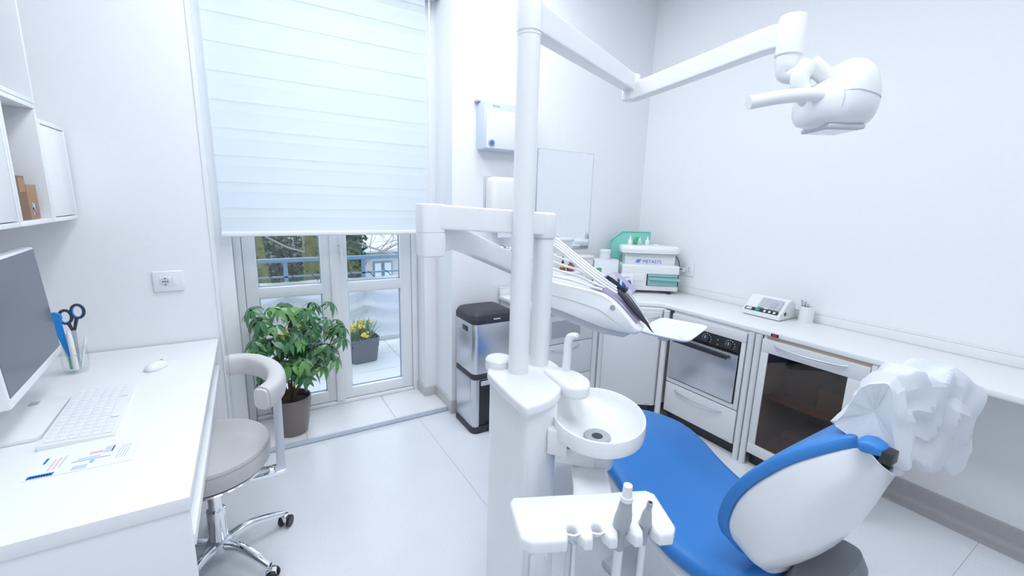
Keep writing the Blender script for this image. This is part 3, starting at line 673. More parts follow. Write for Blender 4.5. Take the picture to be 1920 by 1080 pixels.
b = rbox(2.503, 2.521, Y0+.004, Y1-.003, .738, .815, .002); rbox(2.503, 2.521, Y0+.004, Y1-.003, .092, .158, .002, 2, b)
rbox(2.503, 2.521, Y0+.004, .852, .158, .738, .002, 2, b); rbox(2.503, 2.521, 1.243, Y1-.003, .158, .738, .002, 2, b)
gd = part(cg, 'door_frame', b, CABM); part(gd, 'glass_pane', rbox(2.508, 2.513, .850, 1.245, .156, .740), TINT)
part(gd, 'gasket', rbox(2.5125, 2.514, .852, .857, .158, .738), BLACK); handle(gd, (2.503, 1.215, .792), (2.503, .86, .792), (-.030, 0, -.008))
for k, (y0, y1, z0, z1, x0, m) in enumerate(((.80, 1.02, .449, .57, 2.66, KRAFT), (1.05, 1.22, .449, .63, 2.70, KRAFTD), (.82, 1.16, .1055, .24, 2.64, KRAFTD))):
    t = thing('storage_carton', ['brown carton at the knee-space end of the shelf behind the smoked glass', 'dark brown carton at the oven end of the shelf behind the smoked glass', 'dark brown carton on the cabinet floor behind the smoked glass'][k], 'carton', (2.8, (y0+y1)/2, z0), group='cartons behind the smoked glass')
    part(t, 'box', rbox(x0, 2.95, y0, y1, z0, z1, .003), m); part(t, 'lid_flap', rbox(x0-.003, 2.953, y0-.003, y1+.003, z1-.03, z1+.002, .002), m)

# ================================================================== ON THE WORKTOP
CZ = .866
ang = math.atan2(-.59, .81)
mc = thing('steriliser_machine', 'white bench machine lettered METASYS with a teal drawer in the worktop corner', 'machine', (2.545, 2.395, CZ), ang)
def L(bm): return bm
part(mc, 'lower_body', rbox(-.05, .392, 0, .185, .022, .225, .012, 3), WHITE2, w=False)
part(mc, 'upper_body', prism([(-.03, .02), (.355, .02), (.355, .175), (-.03, .175)], .222, .315, .004, vr=.01), WHITE2, w=False)
ld = []
for z, g in ((.312, -.012), (.318, 0), (.345, .004), (.362, .0), (.372, -.012), (.375, -.04)):
    ld.append([(.162+q[0]*(.225+g), .095+q[1]*(.105+g), z) for q in [sup(2*PI*j/48+PI/4, 6) for j in range(48)]])
part(mc, 'lid', loft(ld), WHITE, w=False)
part(mc, 'lid_seam', loft([[(.162+q[0]*.222, .095+q[1]*.102, z) for q in [sup(2*PI*j/48+PI/4, 6) for j in range(48)]] for z in (.309, .3125)]), LGREY, w=False)
part(mc, 'service_door', rbox(.010, .130, -.003, .004, .058, .155, .002), WHITE2, w=False)
part(mc, 'door_grip', rbox(.03, .11, -.005, 0, .097, .1005), LGREY, w=False)
part(mc, 'drawer_opening', rbox(.143, .388, -.001, .01, .063, .158), BLACK, w=False)
tr_ = part(mc, 'teal_drawer', rbox(.152, .380, -.008, .02, .066, .155, .003), TEALG, w=False)
part(tr_, 'grip_bar', loft([[(.158, -.035, .118), (.158, -.008, .118), (.158, -.004, .135), (.158, -.032, .133)], [(.395, -.035, .110), (.395, -.008, .110), (.395, -.004, .127), (.395, -.032, .125)]]), TEALG, w=False)
part(tr_, 'grip_bar', rbox(.152, .38, -.014, -.006, .140, .150, .002), TEALG, w=False)
for x in (.0, .33): 
    for y in (.02, .16): part(mc, 'foot', lathe([(.018, 0), (.014, .022)], (x, y, 0), 14), BLACK, w=False)
fm = Matrix.Translation((.105, .0195, .2405)) @ Matrix.Rotation(PI/2, 4, 'X')
part(mc, 'lettering', text_bm('METASYS', .036, fm), INK, w=False, label='blue METASYS lettering', smooth=False)
for k in range(3):
    b = prism([(0, 0), (.007, 0), (.016, .026), (.009, .026)], 0, .0012); b.transform(Matrix.Translation((.052+k*.0105, .0195, .2405)) @ Matrix.Rotation(PI/2, 4, 'X')); part(mc, 'logo_stroke', b, INK, w=False)
b = rbox(.068, .098, .018, .0195, .262, .2665); part(mc, 'logo_stroke', b, INK, w=False)
ML = Matrix.Translation((2.545, 2.395, CZ)) @ Matrix.Rotation(ang, 4, 'Z')
def onlid(x, y, z=.375): return ML @ Vector((x, y, z))
for k, (x, h, m) in enumerate(((.01, .075, WHITE), (.085, .06, FROST), (.145, .07, WHITE))):
    p = onlid(x, .09); t = thing('dropper_bottle', ['tall white dropper bottle at the left on the machine lid', 'frosted dropper bottle in the middle on the machine lid', 'white pointed bottle at the right on the machine lid'][k], 'bottle', p, group='bottles on the machine lid')
    part(t, 'bottle_body', lathe([(.016, 0), (.018, .003), (.018, h*.45), (.008, h*.62), (.008, h*.66)], n=16), m, w=False); part(t, 'nozzle', lathe([(.008, h*.66), (.006, h*.8), (.002, h)], n=14), WHITE, w=False)
p = onlid(.06, .12); t = thing('green_clip', 'small dark green clip among the bottles on the machine lid', 'clip', p, ang)
part(t, 'jaw', rbox(-.02, .02, -.004, .004, 0, .052, .003), GREEN, w=False); part(t, 'jaw', rbox(-.004, .03, -.004, .004, .052, .062, .003), GREEN, w=False)
p = onlid(.215, .09); t = thing('loose_cap', 'small round white cap on the machine lid', 'cap', p); part(t, 'disc', lathe([(.022, 0), (.022, .006), (.015, .010), (.001, .011)], n=18), WHITE, w=False); part(t, 'rim', lathe([(.023, 0), (.023, .003)], n=18), WHITE2, w=False)  # a small round white cap lying on the lid
# teal tray standing behind the machine
p = onlid(0, .245, 0); t = thing('teal_tray', 'teal plastic tray standing on edge behind the machine', 'tray', (p.x, p.y, CZ), ang)
sh = [(-.13, 0), (.20, 0), (.20, .475), (-.03, .475), (-.13, .40)]
b = prism(sh, 0, .012, .003, vr=.012); b.transform(Matrix.Rotation(PI/2, 4, 'X')); part(t, 'tray_base', b, TEAL, w=False)
part(t, 'tray_rim', tube([(x, -.014, z) for x, z in [(-.125, .01), (.195, .01), (.195, .47), (-.03, .47), (-.125, .395), (-.125, .01)]], .005, 8, k=1), TEAL, w=False)
# wall outlet and black cable
so = thing('wall_outlet', 'white outlet on the right wall beside the METASYS machine', 'outlet', (XR, 2.19, 1.06))
part(so, 'plate', rbox(2.991, XR, 2.135, 2.235, 1.005, 1.115, .004), WHITE2); ou = part(so, 'insert', rbox(2.9885, 2.992, 2.155, 2.2, 1.035, 1.085, .001), WHITE)
for k in range(3): part(ou, 'pin_hole', cyl((2.9875, 2.178, 1.047+.013*k), (2.99, 2.178, 1.047+.013*k), .003, 8), BLACK)
plg = part(single('power_cable', tube([ML @ Vector((.345, .10, .30)), ML @ Vector((.385, .09, .285)), ML @ Vector((.41, .085, .23)), ML @ Vector((.41, .10, .19)), (2.955, 2.222, 1.06), (2.962, 2.215, 1.052)], .0035, 8), SOFTB, 'black power cable from the machine to the wall outlet', 'cable', (2.88, 2.2, 1.06)), 'plug', rbox(2.958, 2.989, 2.203, 2.23, 1.035, 1.07, .004), CREAM)
# white cartons left of the machine
t = thing('white_carton', 'white carton with a green jar picture left of the machine', 'carton', (2.42, 2.535, CZ), -.45)
bx = part(t, 'box', rbox(-.10, .095, -.055, .065, 0, .255, .003), PAPER, w=False)
part(bx, 'green_picture', prism([(-.088, .118), (-.040, .118), (-.050, .150), (-.042, .158), (-.040, .185), (-.046, .195), (-.082, .195), (-.088, .185), (-.086, .158), (-.078, .150)], 0, .001), GREEN, w=False).matrix_local = Matrix.Translation((0, -.0552, 0)) @ Matrix.Rotation(PI/2, 4, 'X')
part(t, 'closing_flap', rbox(-.101, .096, -.056, .02, .252, .257, .001), WHITE2, w=False)
t = thing('screw_jar', 'round white screw-top jar on the white carton', 'jar', (2.425, 2.545, CZ+.258)); part(t, 'jar_body', lathe([(.040, 0), (.042, .004), (.042, .048)], n=28), WHITE, w=False); part(t, 'jar_lid', lathe([(.044, .048), (.045, .05), (.045, .070), (.042, .073), (.002, .074)], n=28), WHITE2, w=False)
t = thing('packet', 'small white packet with blue picture beside the METASYS machine', 'packet', (2.475, 2.345, CZ), -.62)
bx = part(t, 'box', rbox(-.045, .045, -.015, .015, 0, .165, .002), PAPER, w=False)
for dx in (-.018, .018): part(bx, 'blue_picture', prism([(dx+math.cos(a)*.019, .085+math.sin(a)*(.034 if math.sin(a) > 0 else .03)) for a in [2*PI*k/14 for k in range(14)]], 0, .001), INK, w=False).matrix_local = Matrix.Translation((0, -.0152, 0)) @ Matrix.Rotation(PI/2, 4, 'X')
part(bx, 'blue_picture', rbox(-.036, .036, -.0162, -.0152, .048, .062), BLUEP, w=False)
for k in range(5): part(bx, 'caption_mark', rbox(-.02+k*.008, -.0145+k*.008, -.0158, -.0152, .135, .143), GREYP, w=False)
# tub of beads
t = thing('bead_box', 'clear box of small white beads left of the white carton', 'box', (2.228, 2.60, CZ), 0)
part(t, 'tub', rbox(-.078, .072, -.06, .06, 0, .27, .004), mat('bead_fill', (.80, .79, .78), .5, speck=((.45, .40, .36), 60)), w=False)
part(t, 'tub_lid', rbox(-.084, .078, -.066, .066, .27, .288, .004), WHITE, w=False)
# raised white boxes behind the instruments
t = thing('white_storage_box', 'low white box carrying two brown bottles under the mirror', 'box', (1.97, 2.56, CZ)); part(t, 'box', rbox(1.80, 2.13, 2.42, 2.70, CZ, 1.042, .006), WHITE2); part(t, 'lid', rbox(1.797, 2.133, 2.417, 2.703, 1.042, 1.058, .004), WHITE)
t = thing('white_storage_box', 'small white box carrying the frosted food tub under the mirror', 'box', (2.0, 2.64, 1.058)); part(t, 'box', rbox(1.86, 2.125, 2.575, 2.70, 1.0585, 1.168, .004), WHITE2); part(t, 'lid', rbox(1.857, 2.127, 2.572, 2.702, 1.168, 1.178, .003), WHITE)
t = thing('frosted_tub', 'frosted plastic tub with white lid below the mirror', 'tub', (2.02, 2.64, 1.1785))
part(t, 'tub', loft([[(1.905, 2.59, 1.179), (2.105, 2.59, 1.179), (2.105, 2.69, 1.179), (1.905, 2.69, 1.179)], [(1.885, 2.578, 1.272), (2.12, 2.578, 1.272), (2.12, 2.70, 1.272), (1.885, 2.70, 1.272)]]), mat('tub_plastic', (.70, .79, .76), .35)); part(t, 'tub_lid', rbox(1.877, 2.128, 2.572, 2.704, 1.272, 1.292, .006), WHITE); part(t, 'blue_sticker', rbox(2.02, 2.085, 2.578, 2.5835, 1.20, 1.228), PALEINK)
t = thing('dropper_vial', 'small brown vial with black dropper on the low white box', 'bottle', (1.967, 2.50, 1.0585)); part(t, 'vial', lathe([(.020, 0), (.022, .003), (.022, .030)], n=16), AMBER, w=False); part(t, 'vial_label', lathe([(.0215, .022), (.0215, .050), (.012, .058)], n=16), YELLOW, w=False); part(t, 'dropper', lathe([(.011, .058), (.010, .07), (.005, .074), (.006, .10), (.009, .104), (.003, .108)], n=12), BLACK, w=False)
t = thing('amber_bottle', 'squat brown glass bottle on the low white box', 'bottle', (2.03, 2.485, 1.0585)); part(t, 'bottle_body', lathe([(.027, 0), (.030, .004), (.030, .036), (.012, .054), (.012, .062), (.015, .063), (.015, .070), (.004, .071)], n=20), AMBER, w=False); part(t, 'label_patch', rbox(-.018, .012, -.0312, -.027, .014, .036, .001), mat('rust_label', (.28, .08, .03), .6), w=False)
# capsule mixer and tumbler
am = thing('capsule_mixer', 'white capsule mixer with clear hood and dark button strip on the worktop', 'mixer', (2.87, 1.463, CZ), -.0)
sd = [(2.775, .006), (2.775, .030), (2.815, .062), (2.868, .115), (2.91, .122), (2.955, .095), (2.96, .006)]
def xprof(pr, y0, y1): return loft([[(x, y0, CZ+z) for x, z in pr], [(x, y1, CZ+z) for x, z in pr]])
part(am, 'housing', xprof(sd, 1.345, 1.585), WHITE); part(am, 'base_gap', rbox(2.785, 2.95, 1.352, 1.578, CZ, CZ+.006), GREYP)
nrm = Vector((-.62, 0, .78))
def slope(y0, y1, s0, s1, th):  # patch on the sloped front, s from the lower edge
    d = (Vector((2.868, 0, CZ+.115))-Vector((2.775, 0, CZ+.030))); Ls = d.length; d.normalize(); o = Vector((2.775, 0, CZ+.030)); n_ = Vector((-d.z, 0, d.x))
    lo = [o+d*s0, o+d*s1]; r1 = [(lo[0].x, lo[0].z), (lo[1].x, lo[1].z), (lo[1].x+n_.x*th, lo[1].z+n_.z*th), (lo[0].x+n_.x*th, lo[0].z+n_.z*th)]
    return loft([[(x, y0, z) for x, z in r1], [(x, y1, z) for x, z in r1]])
ps = part(am, 'button_strip', slope(1.362, 1.572, .006, .032, .0015), BLACK)
part(ps, 'display', slope(1.53, 1.564, .011, .027, .0022), WHITE2); part(ps, 'green_display', slope(1.478, 1.505, .010, .028, .0022), mat('green_display', (.0, .35, .28), .4))
for y in (1.445, 1.415, 1.385): part(ps, 'button', slope(y-.007, y+.007, .012, .026, .0028), WHITE)
hd = part(am, 'hood', slope(1.368, 1.498, .036, .118, .010), mat('grey_hood', (.52, .55, .60), .15, coat=.4)); part(hd, 'fork', slope(1.392, 1.425, .05, .09, .013), GREYP); part(hd, 'hood_lip', slope(1.43, 1.455, .033, .038, .012), WHITE)
part(am, 'power_switch', rbox(2.83, 2.85, 1.3425, 1.346, CZ+.03, CZ+.05, .001), BLACK)
t = thing('white_beaker', 'white beaker of metal instruments beside the capsule mixer', 'beaker', (2.93, 1.265, CZ)); part(t, 'wall', lathe([(.040, 0), (.041, .004), (.041, .098), (.038, .10), (.036, .098), (.036, .01)], n=28), WHITE, w=False); part(t, 'foot_ring', lathe([(.045, 0), (.045, .006)], n=28), WHITE2, w=False)
for k, (dx, dy, tx, ty, h) in enumerate(((.0, .02, -.004, .034, .135), (.01, .008, .01, .02, .125), (-.008, -.006, -.012, -.008, .12))):
    q = single('metal_instrument', tube([(2.93+dx, 1.265+dy*.6, CZ+.012), (2.93+tx, 1.265+ty, CZ+h)], [.004, .007], 8, k=1), STEEL, ['tallest steel instrument in the white beaker', 'middle steel instrument in the white beaker', 'shortest steel instrument in the white beaker'][k], 'instrument', (2.93+dx, 1.265+dy*.6, CZ+.012), group='instruments in the beaker')

# ================================================================== DENTAL UNIT
un = thing('dental_unit', 'white dental unit column with two round posts and spittoon bowl', 'dental unit', (.74, 1.08, 0))
body = [(.640, 1.13), (.66, 1.20), (.716, 1.252), (.80, 1.262), (.865, 1.22), (.872, 1.14), (.82, 1.07), (.775, 1.0), (.752, .945), (.70, .925), (.64, .918), (.624, .94)]
def csmooth(p, k=4):
    n = len(p); out = []
    for i in range(n):
        a, b, c, d = [Vector(p[(i+j-1) % n]) for j in range(4)]
        for j in range(k):
            t = j/k; out.append(.5*((2*b)+(c-a)*t+(2*a-5*b+4*c-d)*t*t+(3*b-a-3*c+d)*t**3))
    return [tuple(v) for v in out]
plate = [(.630, 1.13), (.652, 1.205), (.712, 1.262), (.80, 1.272), (.876, 1.225), (.885, 1.12), (.81, 1.0), (.760, .948), (.70, .915), (.636, .906), (.612, .93)]
part(un, 'body', prism(csmooth(body), .06, .968, .004), WHITE); part(un, 'plinth', prism(csmooth([(x*.99+.0074, y*.99+.011) for x, y in body]), 0, .06), GREYP)
part(un, 'top_plate', prism(csmooth(plate), .966, 1.0, .010, 4), WHITE)
part(un, 'service_flap', rbox(.652, .735, .9105, .925, .25, .505, .004), WHITE); part(un, 'flap_gap', rbox(.649, .738, .9125, .925, .247, .508, .004), LGREY); part(un, 'flap_button', cyl((.712, .912, .478), (.712, .905, .478), .008, 14), WHITE)
part(un, 'post', lathe([(.0345, .99), (.0335, 1.02), (.0335, 2.018)], (.73, 1.135, 0), 36), WHITE)
part(un, 'post', lathe([(.0345, .99), (.0335, 1.02), (.0335, 1.437)], (.832, 1.163, 0), 36), WHITE)
bo = part(un, 'rear_boss', lathe([(.045, .99), (.045, 1.022), (.04, 1.028), (.001, 1.029)], (.70, 1.215, 0), 28), WHITE)
# cup filler
fb = part(un, 'filler_block', prism([(.80, 1.10), (.855, 1.10), (.893, 1.02), (.882, .95), (.84, .905), (.795, .915), (.775, .95)], .972, 1.012, .010, 3, vr=.02), WHITE)
part(fb, 'filler_spout', sweep([(.862, 1.048, 1.0), (.862, 1.046, 1.075), (.863, 1.044, 1.118), (.868, 1.034, 1.132), (.876, 1.018, 1.136)], lambda f: .013-.008*max(0, f-.6)*2, lambda f: .0165-.005*f, 2.4, 16, upv=(.46, -.89, .05)), WHITE)
# spittoon bowl
bc = (.868, .893, 0); br = math.atan2(.277, .216)
bw = part(un, 'spittoon_bowl', lathe([(.052, .835), (.075, .845), (.110, .868), (.138, .885), (.140, .895), (.140, .925), (.1385, .931), (.1355, .932), (.132, .928), (.126, .91), (.105, .886), (.07, .868), (.040, .861), (.001, .859)], bc, 56, sx=1.28, sy=1., rot=br, cap=False), WHITE)
part(bw, 'drain_ring', lathe([(.002, .866), (.018, .867), (.030, .871), (.037, .871), (.041, .867), (.041, .855)], (bc[0]-.018, bc[1]-.022, 0), 28), GREYP); part(bw, 'drain_hole', lathe([(.015, .860), (.016, .8685), (.002, .8688)], (bc[0]-.018, bc[1]-.022, 0), 24), SOFTB)
part(un, 'bowl_stem', lathe([(.048, .775), (.052, .78), (.056, .845), (.06, .85)], (.850, .872, 0), 32), WHITE)
part(un, 'bowl_bracket', prism([(.70, .918), (.738, .875), (.755, .895), (.765, .97), (.74, .99)], .825, .905, .006, 2), WHITE)
part(un, 'bracket_wedge', loft([[(.725, .91, .845), (.79, .98, .845), (.79, .98, .80), (.725, .91, .80)], [(.81, .835, .845), (.89, .90, .845), (.89, .90, .79), (.81, .835, .79)]]), WHITE)

# assistant's holder
ah = thing('assistant_holder', 'white four-slot holder panel on a curved arm below the spittoon', 'holder', (.654, .666, .79), math.atan2(-.423, .906))
part(ah, 'support_arm', sweep([(.835, .885, .77), (.80, .84, .775), (.74, .76, .775), (.68, .70, .775)], .018, .052, 4, 20), WHITE)
E_ = .075; pts = [(-.195, .055), (-.185, .073), (.165, .077), (.183, .06), (.182, -.055), (.165, -.078)]
for u_, wd in ((.112, .011), (.054, .012), (-.004, .011), (-.062, .011)):
    pts += [(u_+wd+.010, -.079), (u_+wd, -.06)]
    pts += [(u_+math.cos(a)*wd, -.042+math.sin(a)*wd) for a in [PI*k/8 for k in range(9)]]
    pts += [(u_-wd, -.06), (u_-wd-.008, -.079)]
pts += [(-.16, -.079), (-.183, -.06)]
pn = part(ah, 'panel', prism(pts, 0, .034, .009, 3), WHITE, w=False)
part(pn, 'key_field', rbox(-.150, -.092, -.052, .042, .0295, .0315, .001), WHITE2, w=False)
for r in range(3):
    for c in range(2): 
        kx, ky = -.135+c*.028, .026-r*.03
        part(pn, 'touch_key', rbox(kx-.010, kx+.010, ky-.010, ky+.010, .0312, .0325, .0003, 1), mat('key_grey', (.70, .72, .76), .4), w=False)
        part(pn, 'key_symbol', [cyl((kx, ky, .0325), (kx, ky, .0329), .0035, 6), rbox(kx-.003, kx+.001, ky-.004, ky+.004, .0325, .0329), cyl((kx, ky, .0325), (kx, ky, .0329), .0045, 12)][(r+c) % 3], LGREY, w=False)
for u_ in (-.062, -.004):
    part(pn, 'slot_cup', lathe([(.0115, .014), (.022, .029), (.024, .0325), (.020, .033), (.0105, .016)], (u_, -.042, 0), 24, cap=False), WHITE, w=False)
    part(pn, 'slot_screw', cyl((u_-.001, -.040, .012), (u_-.001, -.040, .016), .0045, 10), GREYP, w=False)
RA = Matrix.Translation((.654, .666, .79)) @ Matrix.Rotation(math.atan2(-.423, .906), 4, 'Z')
t = thing('suction_handpiece', 'large grey suction handpiece with white tip standing in the holder panel', 'handpiece', RA @ Vector((.054, -.042, .0)))
o_ = t.location
part(t, 'grip', tube([o_+Vector((0, 0, -.03)), o_+Vector((0, 0, .01)), o_+Vector((-.001, -.002, .035)), o_+Vector((-.003, -.008, .06)), o_+Vector((-.004, -.011, .075)), o_+Vector((-.006, -.015, .115))], [.0095, .011, .019, .0195, .0175, .0125], 20, k=4), GREYP)
part(t, 'tip', tube([o_+Vector((-.006, -.015, .112)), o_+Vector((-.006, -.0155, .122)), o_+Vector((-.006, -.0155, .123)), o_+Vector((-.007, -.017, .150))], [.0145, .0145, .0115, .010], 18, k=1), WHITE)
part(t, 'hose', tube([o_+Vector((0, 0, -.03)), o_+Vector((-.005, 0, -.15)), o_+Vector((-.02, .005, -.35)), o_+Vector((-.05, .10, -.60)), o_+Vector((-.03, .20, -.68))], .011, 14), HOSE)
t = thing('saliva_ejector', 'small grey saliva ejector with open nozzle standing in the holder panel', 'handpiece', RA @ Vector((.112, -.042, .0)))
o_ = t.location
part(t, 'grip', tube([o_+Vector((0, 0, -.02)), o_+Vector((0, 0, .015)), o_+Vector((.001, -.001, .035)), o_+Vector((.002, -.002, .060)), o_+Vector((.003, -.004, .075))], [.007, .010, .0145, .011, .0065], 18, k=4), GREYP)
part(t, 'nozzle', tube([o_+Vector((.003, -.004, .072)), o_+Vector((.004, -.006, .092))], .0068, 14, k=1), GREYP); part(t, 'nozzle_hole', tube([o_+Vector((.004, -.006, .0915)), o_+Vector((.004, -.006, .0925))], .0048, 12, k=1), BLACK)
part(t, 'hose', tube([o_+Vector((0, 0, -.02)), o_+Vector((-.004, 0, -.15)), o_+Vector((-.015, .005, -.35)), o_+Vector((-.06, .08, -.62)), o_+Vector((-.05, .18, -.70))], .008, 12), HOSE)
for k, u_ in enumerate((-.066, -.052)):
    p = RA @ Vector((u_, -.036, -.012)); single('holder_hose', tube([p, p+Vector((-.002, 0, -.2)), p+Vector((-.006, .01, -.5)), p+Vector((.03, .12, -.70))], .0065, 10), HOSE if k else LGREY, ['outer pale hose hanging below the first holder slot', 'inner pale hose hanging below the first holder slot'][k], 'hose', p, group='hoses below the first slot')

# delivery arm and instrument head
dl = thing('delivery_arm', 'white jointed arm carrying the instrument head over the chair', 'delivery arm', (.832, 1.163, 1.437))
part(dl, 'post_head', lathe([(.036, 1.438), (.0375, 1.442), (.0375, 1.50), (.036, 1.513), (.030, 1.519), (.001, 1.52)], (.832, 1.163, 0), 36), WHITE)
part(dl, 'post_gap', lathe([(.0345, 1.434), (.0345, 1.440)], (.832, 1.163, 0), 32), LGREY)
part(dl, 'upper_arm', sweep([(.842, 1.162, 1.482), (.455, 1.222, 1.502)], .036, .034, 12, 40, k=1), WHITE, angle=30)
el = part(dl, 'elbow', loft([[(.462+q[0]*.0375*g, 1.222+q[1]*.0375*g, z) for q in [sup(2*PI*j_/40+.15, 5) for j_ in range(40)]] for g, z in ((.8, 1.384), (.96, 1.388), (1, 1.396), (1, 1.4525), (.96, 1.4535), (.96, 1.4565), (1, 1.4575), (1, 1.532), (.97, 1.5365), (.9, 1.538))]), WHITE)
lw = part(dl, 'lower_arm', sweep([(.47, 1.228, 1.428), (.55, 1.267, 1.432), (.637, 1.308, 1.404), (.872, 1.421, 1.312), (1.03, 1.497, 1.248), (1.15, 1.553, 1.195)], .034, .030, 11, 40, k=4), WHITE, angle=30)
HA = math.radians(30); HO = Vector((1.27, 1.12, 0)); HM = Matrix.Translation(HO) @ Matrix.Rotation(HA, 4, 'Z')
def ht(bm): bm.transform(HM); return bm   # instrument head frame: x away from the column side, y to the rear
def hp(x, y, z): return HM @ Vector((x, y, z))
HWD = .185
hdp = [(.50, 1.225), (.47, 1.240), (.35, 1.223), (.20, 1.208), (.15, 1.197), (.115, 1.180), (.084, 1.156), (.04, 1.114), (.006, 1.080), (-.006, 1.068), (.0, 1.058), (.014, 1.051), (.08, 1.052), (.142, 1.058), (.21, 1.073), (.34, 1.104), (.46, 1.118), (.50, 1.130)]
hb = loft([[(x, y+(.2-y)*g, z+(1.14-z)*g) for y, z in hdp] for x, g in ((0, .06), (.004, .02), (.012, 0), (HWD-.012, 0), (HWD-.004, .02), (HWD, .06))])
ih = part(dl, 'instrument_head', ht(hb), WHITE, angle=50)
part(ih, 'side_button', cyl(hp(.002, .107, 1.150), hp(-.004, .107, 1.150), .0105, 20, bev=.001), GREYP)
part(ih, 'side_seam', tube([hp(-.0005, .44, 1.170), hp(-.001, .33, 1.163), hp(-.001, .20, 1.142), hp(-.001, .15, 1.128), hp(-.0005, .10, 1.098), hp(0, .05, 1.072)], .0011, 6), LGREY)
part(ih, 'lower_shell', ht(loft([[(x, y, z) for y, z in [(.42, 1.12), (.42, 1.085), (.24, 1.045), (.14, 1.028), (.06, 1.028), (.03, 1.05), (.15, 1.09)]] for x in (.02, HWD-.02)])), LGREY)
part(dl, 'whip_post', ht(rbox(.01, HWD-.01, .49, .535, 1.14, 1.245, .012, 3)), WHITE)
for k in range(4):
    x = .028+k*.04; u = k*.004
    part(dl, 'hose', tube([hp(x, .100+.013*k, 1.203+u), hp(x, .16+.01*k, 1.232+u), hp(x, .25+.01*k, 1.284+u), hp(x, .37+.01*k, 1.365+u), hp(x, .47, 1.395+u), hp(x, .555, 1.375), hp(x, .575, 1.29), hp(x, .525, 1.21)], .0055, 10), HOSE)
for k in range(4):
    x = .020+k*.038; dz = .020*k
    part(dl, 'hose', tube([hp(x, .160, 1.213), hp(x, .21, 1.220+dz*.35), hp(x, .29, 1.236+dz*.8), hp(x, .38, 1.246+dz), hp(x, .46, 1.262+dz), hp(x, .54, 1.262+dz*.7), hp(x, .555, 1.22), hp(x, .52, 1.18)], .0055, 10), HOSE)
# lilac paper under the instruments
def sheet(pr, x0, x1, nx=10, wob=.003):
    b = bmesh.new(); rows = []
    for i, (y, z) in enumerate(pr):
        rows.append([b.verts.new((x0+(x1-x0)*j/nx, y+wob*math.sin(j*1.7+i), z+wob*.6*math.sin(j*2.3+i*1.3))) for j in range(nx+1)])
    for a_, c_ in zip(rows, rows[1:]):
        for j in range(nx): b.faces.new((a_[j], a_[j+1], c_[j+1], c_[j]))
    bmesh.ops.solidify(b, geom=b.faces[:], thickness=.0012)
    return ht(b)
pp = thing('lilac_napkin', 'lilac paper napkin under the handpieces on the instrument head', 'napkin', hp(.09, .1, 1.2))
part(pp, 'napkin_sheet', sheet([(.215, 1.217), (.18, 1.212), (.15, 1.205), (.115, 1.188), (.084, 1.164), (.045, 1.126), (.012, 1.094)], .022, .17), LILAC)
part(pp, 'napkin_flap', sheet([(.20, 1.216), (.185, 1.250), (.15, 1.268), (.10, 1.235), (.06, 1.195)], .115, .180, 6, .002), LILAC)
def hand(name, label, pts, rr, m, tip=None, extra=None):
    pts = [hp(*p) for p in pts]
    t = thing(name, label, 'handpiece', pts[0]); part(t, 'grip', tube(pts, rr, 16, k=5), m)
    if tip: part(t, 'tip', tube([hp(*p) for p in tip[0]], tip[1], 12, k=5), tip[2])
    if extra: part(t, 'collar', tube([hp(*p) for p in extra[0]], extra[1], 16, k=1), extra[2])
    return t
x = .055
hand('scaler_handpiece', 'black curved handpiece lying over the front of the instrument head', [(x, .105, 1.208), (x, .08, 1.186), (x, .05, 1.156), (x, .012, 1.120), (x, -.004, 1.104)], [.0085, .0115, .0125, .0115, .0095], SOFTB, ([(x, -.003, 1.105), (x, -.018, 1.092), (x, -.032, 1.074), (x, -.042, 1.062), (x, -.050, 1.058)], [.0095, .0065, .0038, .002, .0008], SOFTB))
x = .100
hand('turbine_handpiece', 'chrome turbine handpiece with black collar beside the black handpiece', [(x, .082, 1.200), (x, .060, 1.178), (x, .036, 1.150), (x, .022, 1.134)], [.0095, .0095, .0085, .006], CHROME, ([(x, .023, 1.135), (x, .014, 1.124), (x, .010, 1.114)], [.006, .0055, .0045], CHROME), ([(x, .100, 1.216), (x, .082, 1.200)], .0112, BLACK))
x = .145
hand('motor_handpiece', 'dark blue slim motor handpiece at the back of the instrument head', [(x, .180, 1.246), (x, .155, 1.230), (x, .12, 1.204), (x, .095, 1.183)], [.007, .0105, .0105, .008], mat('navy_plastic', (.03, .05, .12), .35), ([(x, .095, 1.183), (x, .07, 1.162), (x, .048, 1.142)], [.0075, .007, .004], CHROME))
# bracket tray
tq = thing('bracket_tray', 'square white bracket tray beside the instrument head', 'tray', (1.578, 1.193, 1.008), math.atan2(.105, .288))
def rr_ring(hx, hy, z, e=8): return [(q[0]*hx, q[1]*hy, z) for q in [sup(2*PI*j/48+PI/4, e) for j in range(48)]]
part(tq, 'tray_dish', loft([rr_ring(.13, .09, 0), rr_ring(.146, .104, .003), rr_ring(.154, .111, .012), rr_ring(.153, .110, .0145), rr_ring(.150, .107, .0135), rr_ring(.142, .100, .0065), rr_ring(.02, .02, .006)]), WHITE, w=False)
part(tq, 'tray_bracket', rbox(-.14, .02, -.02, .02, -.012, .001, .004), LGREY, w=False)

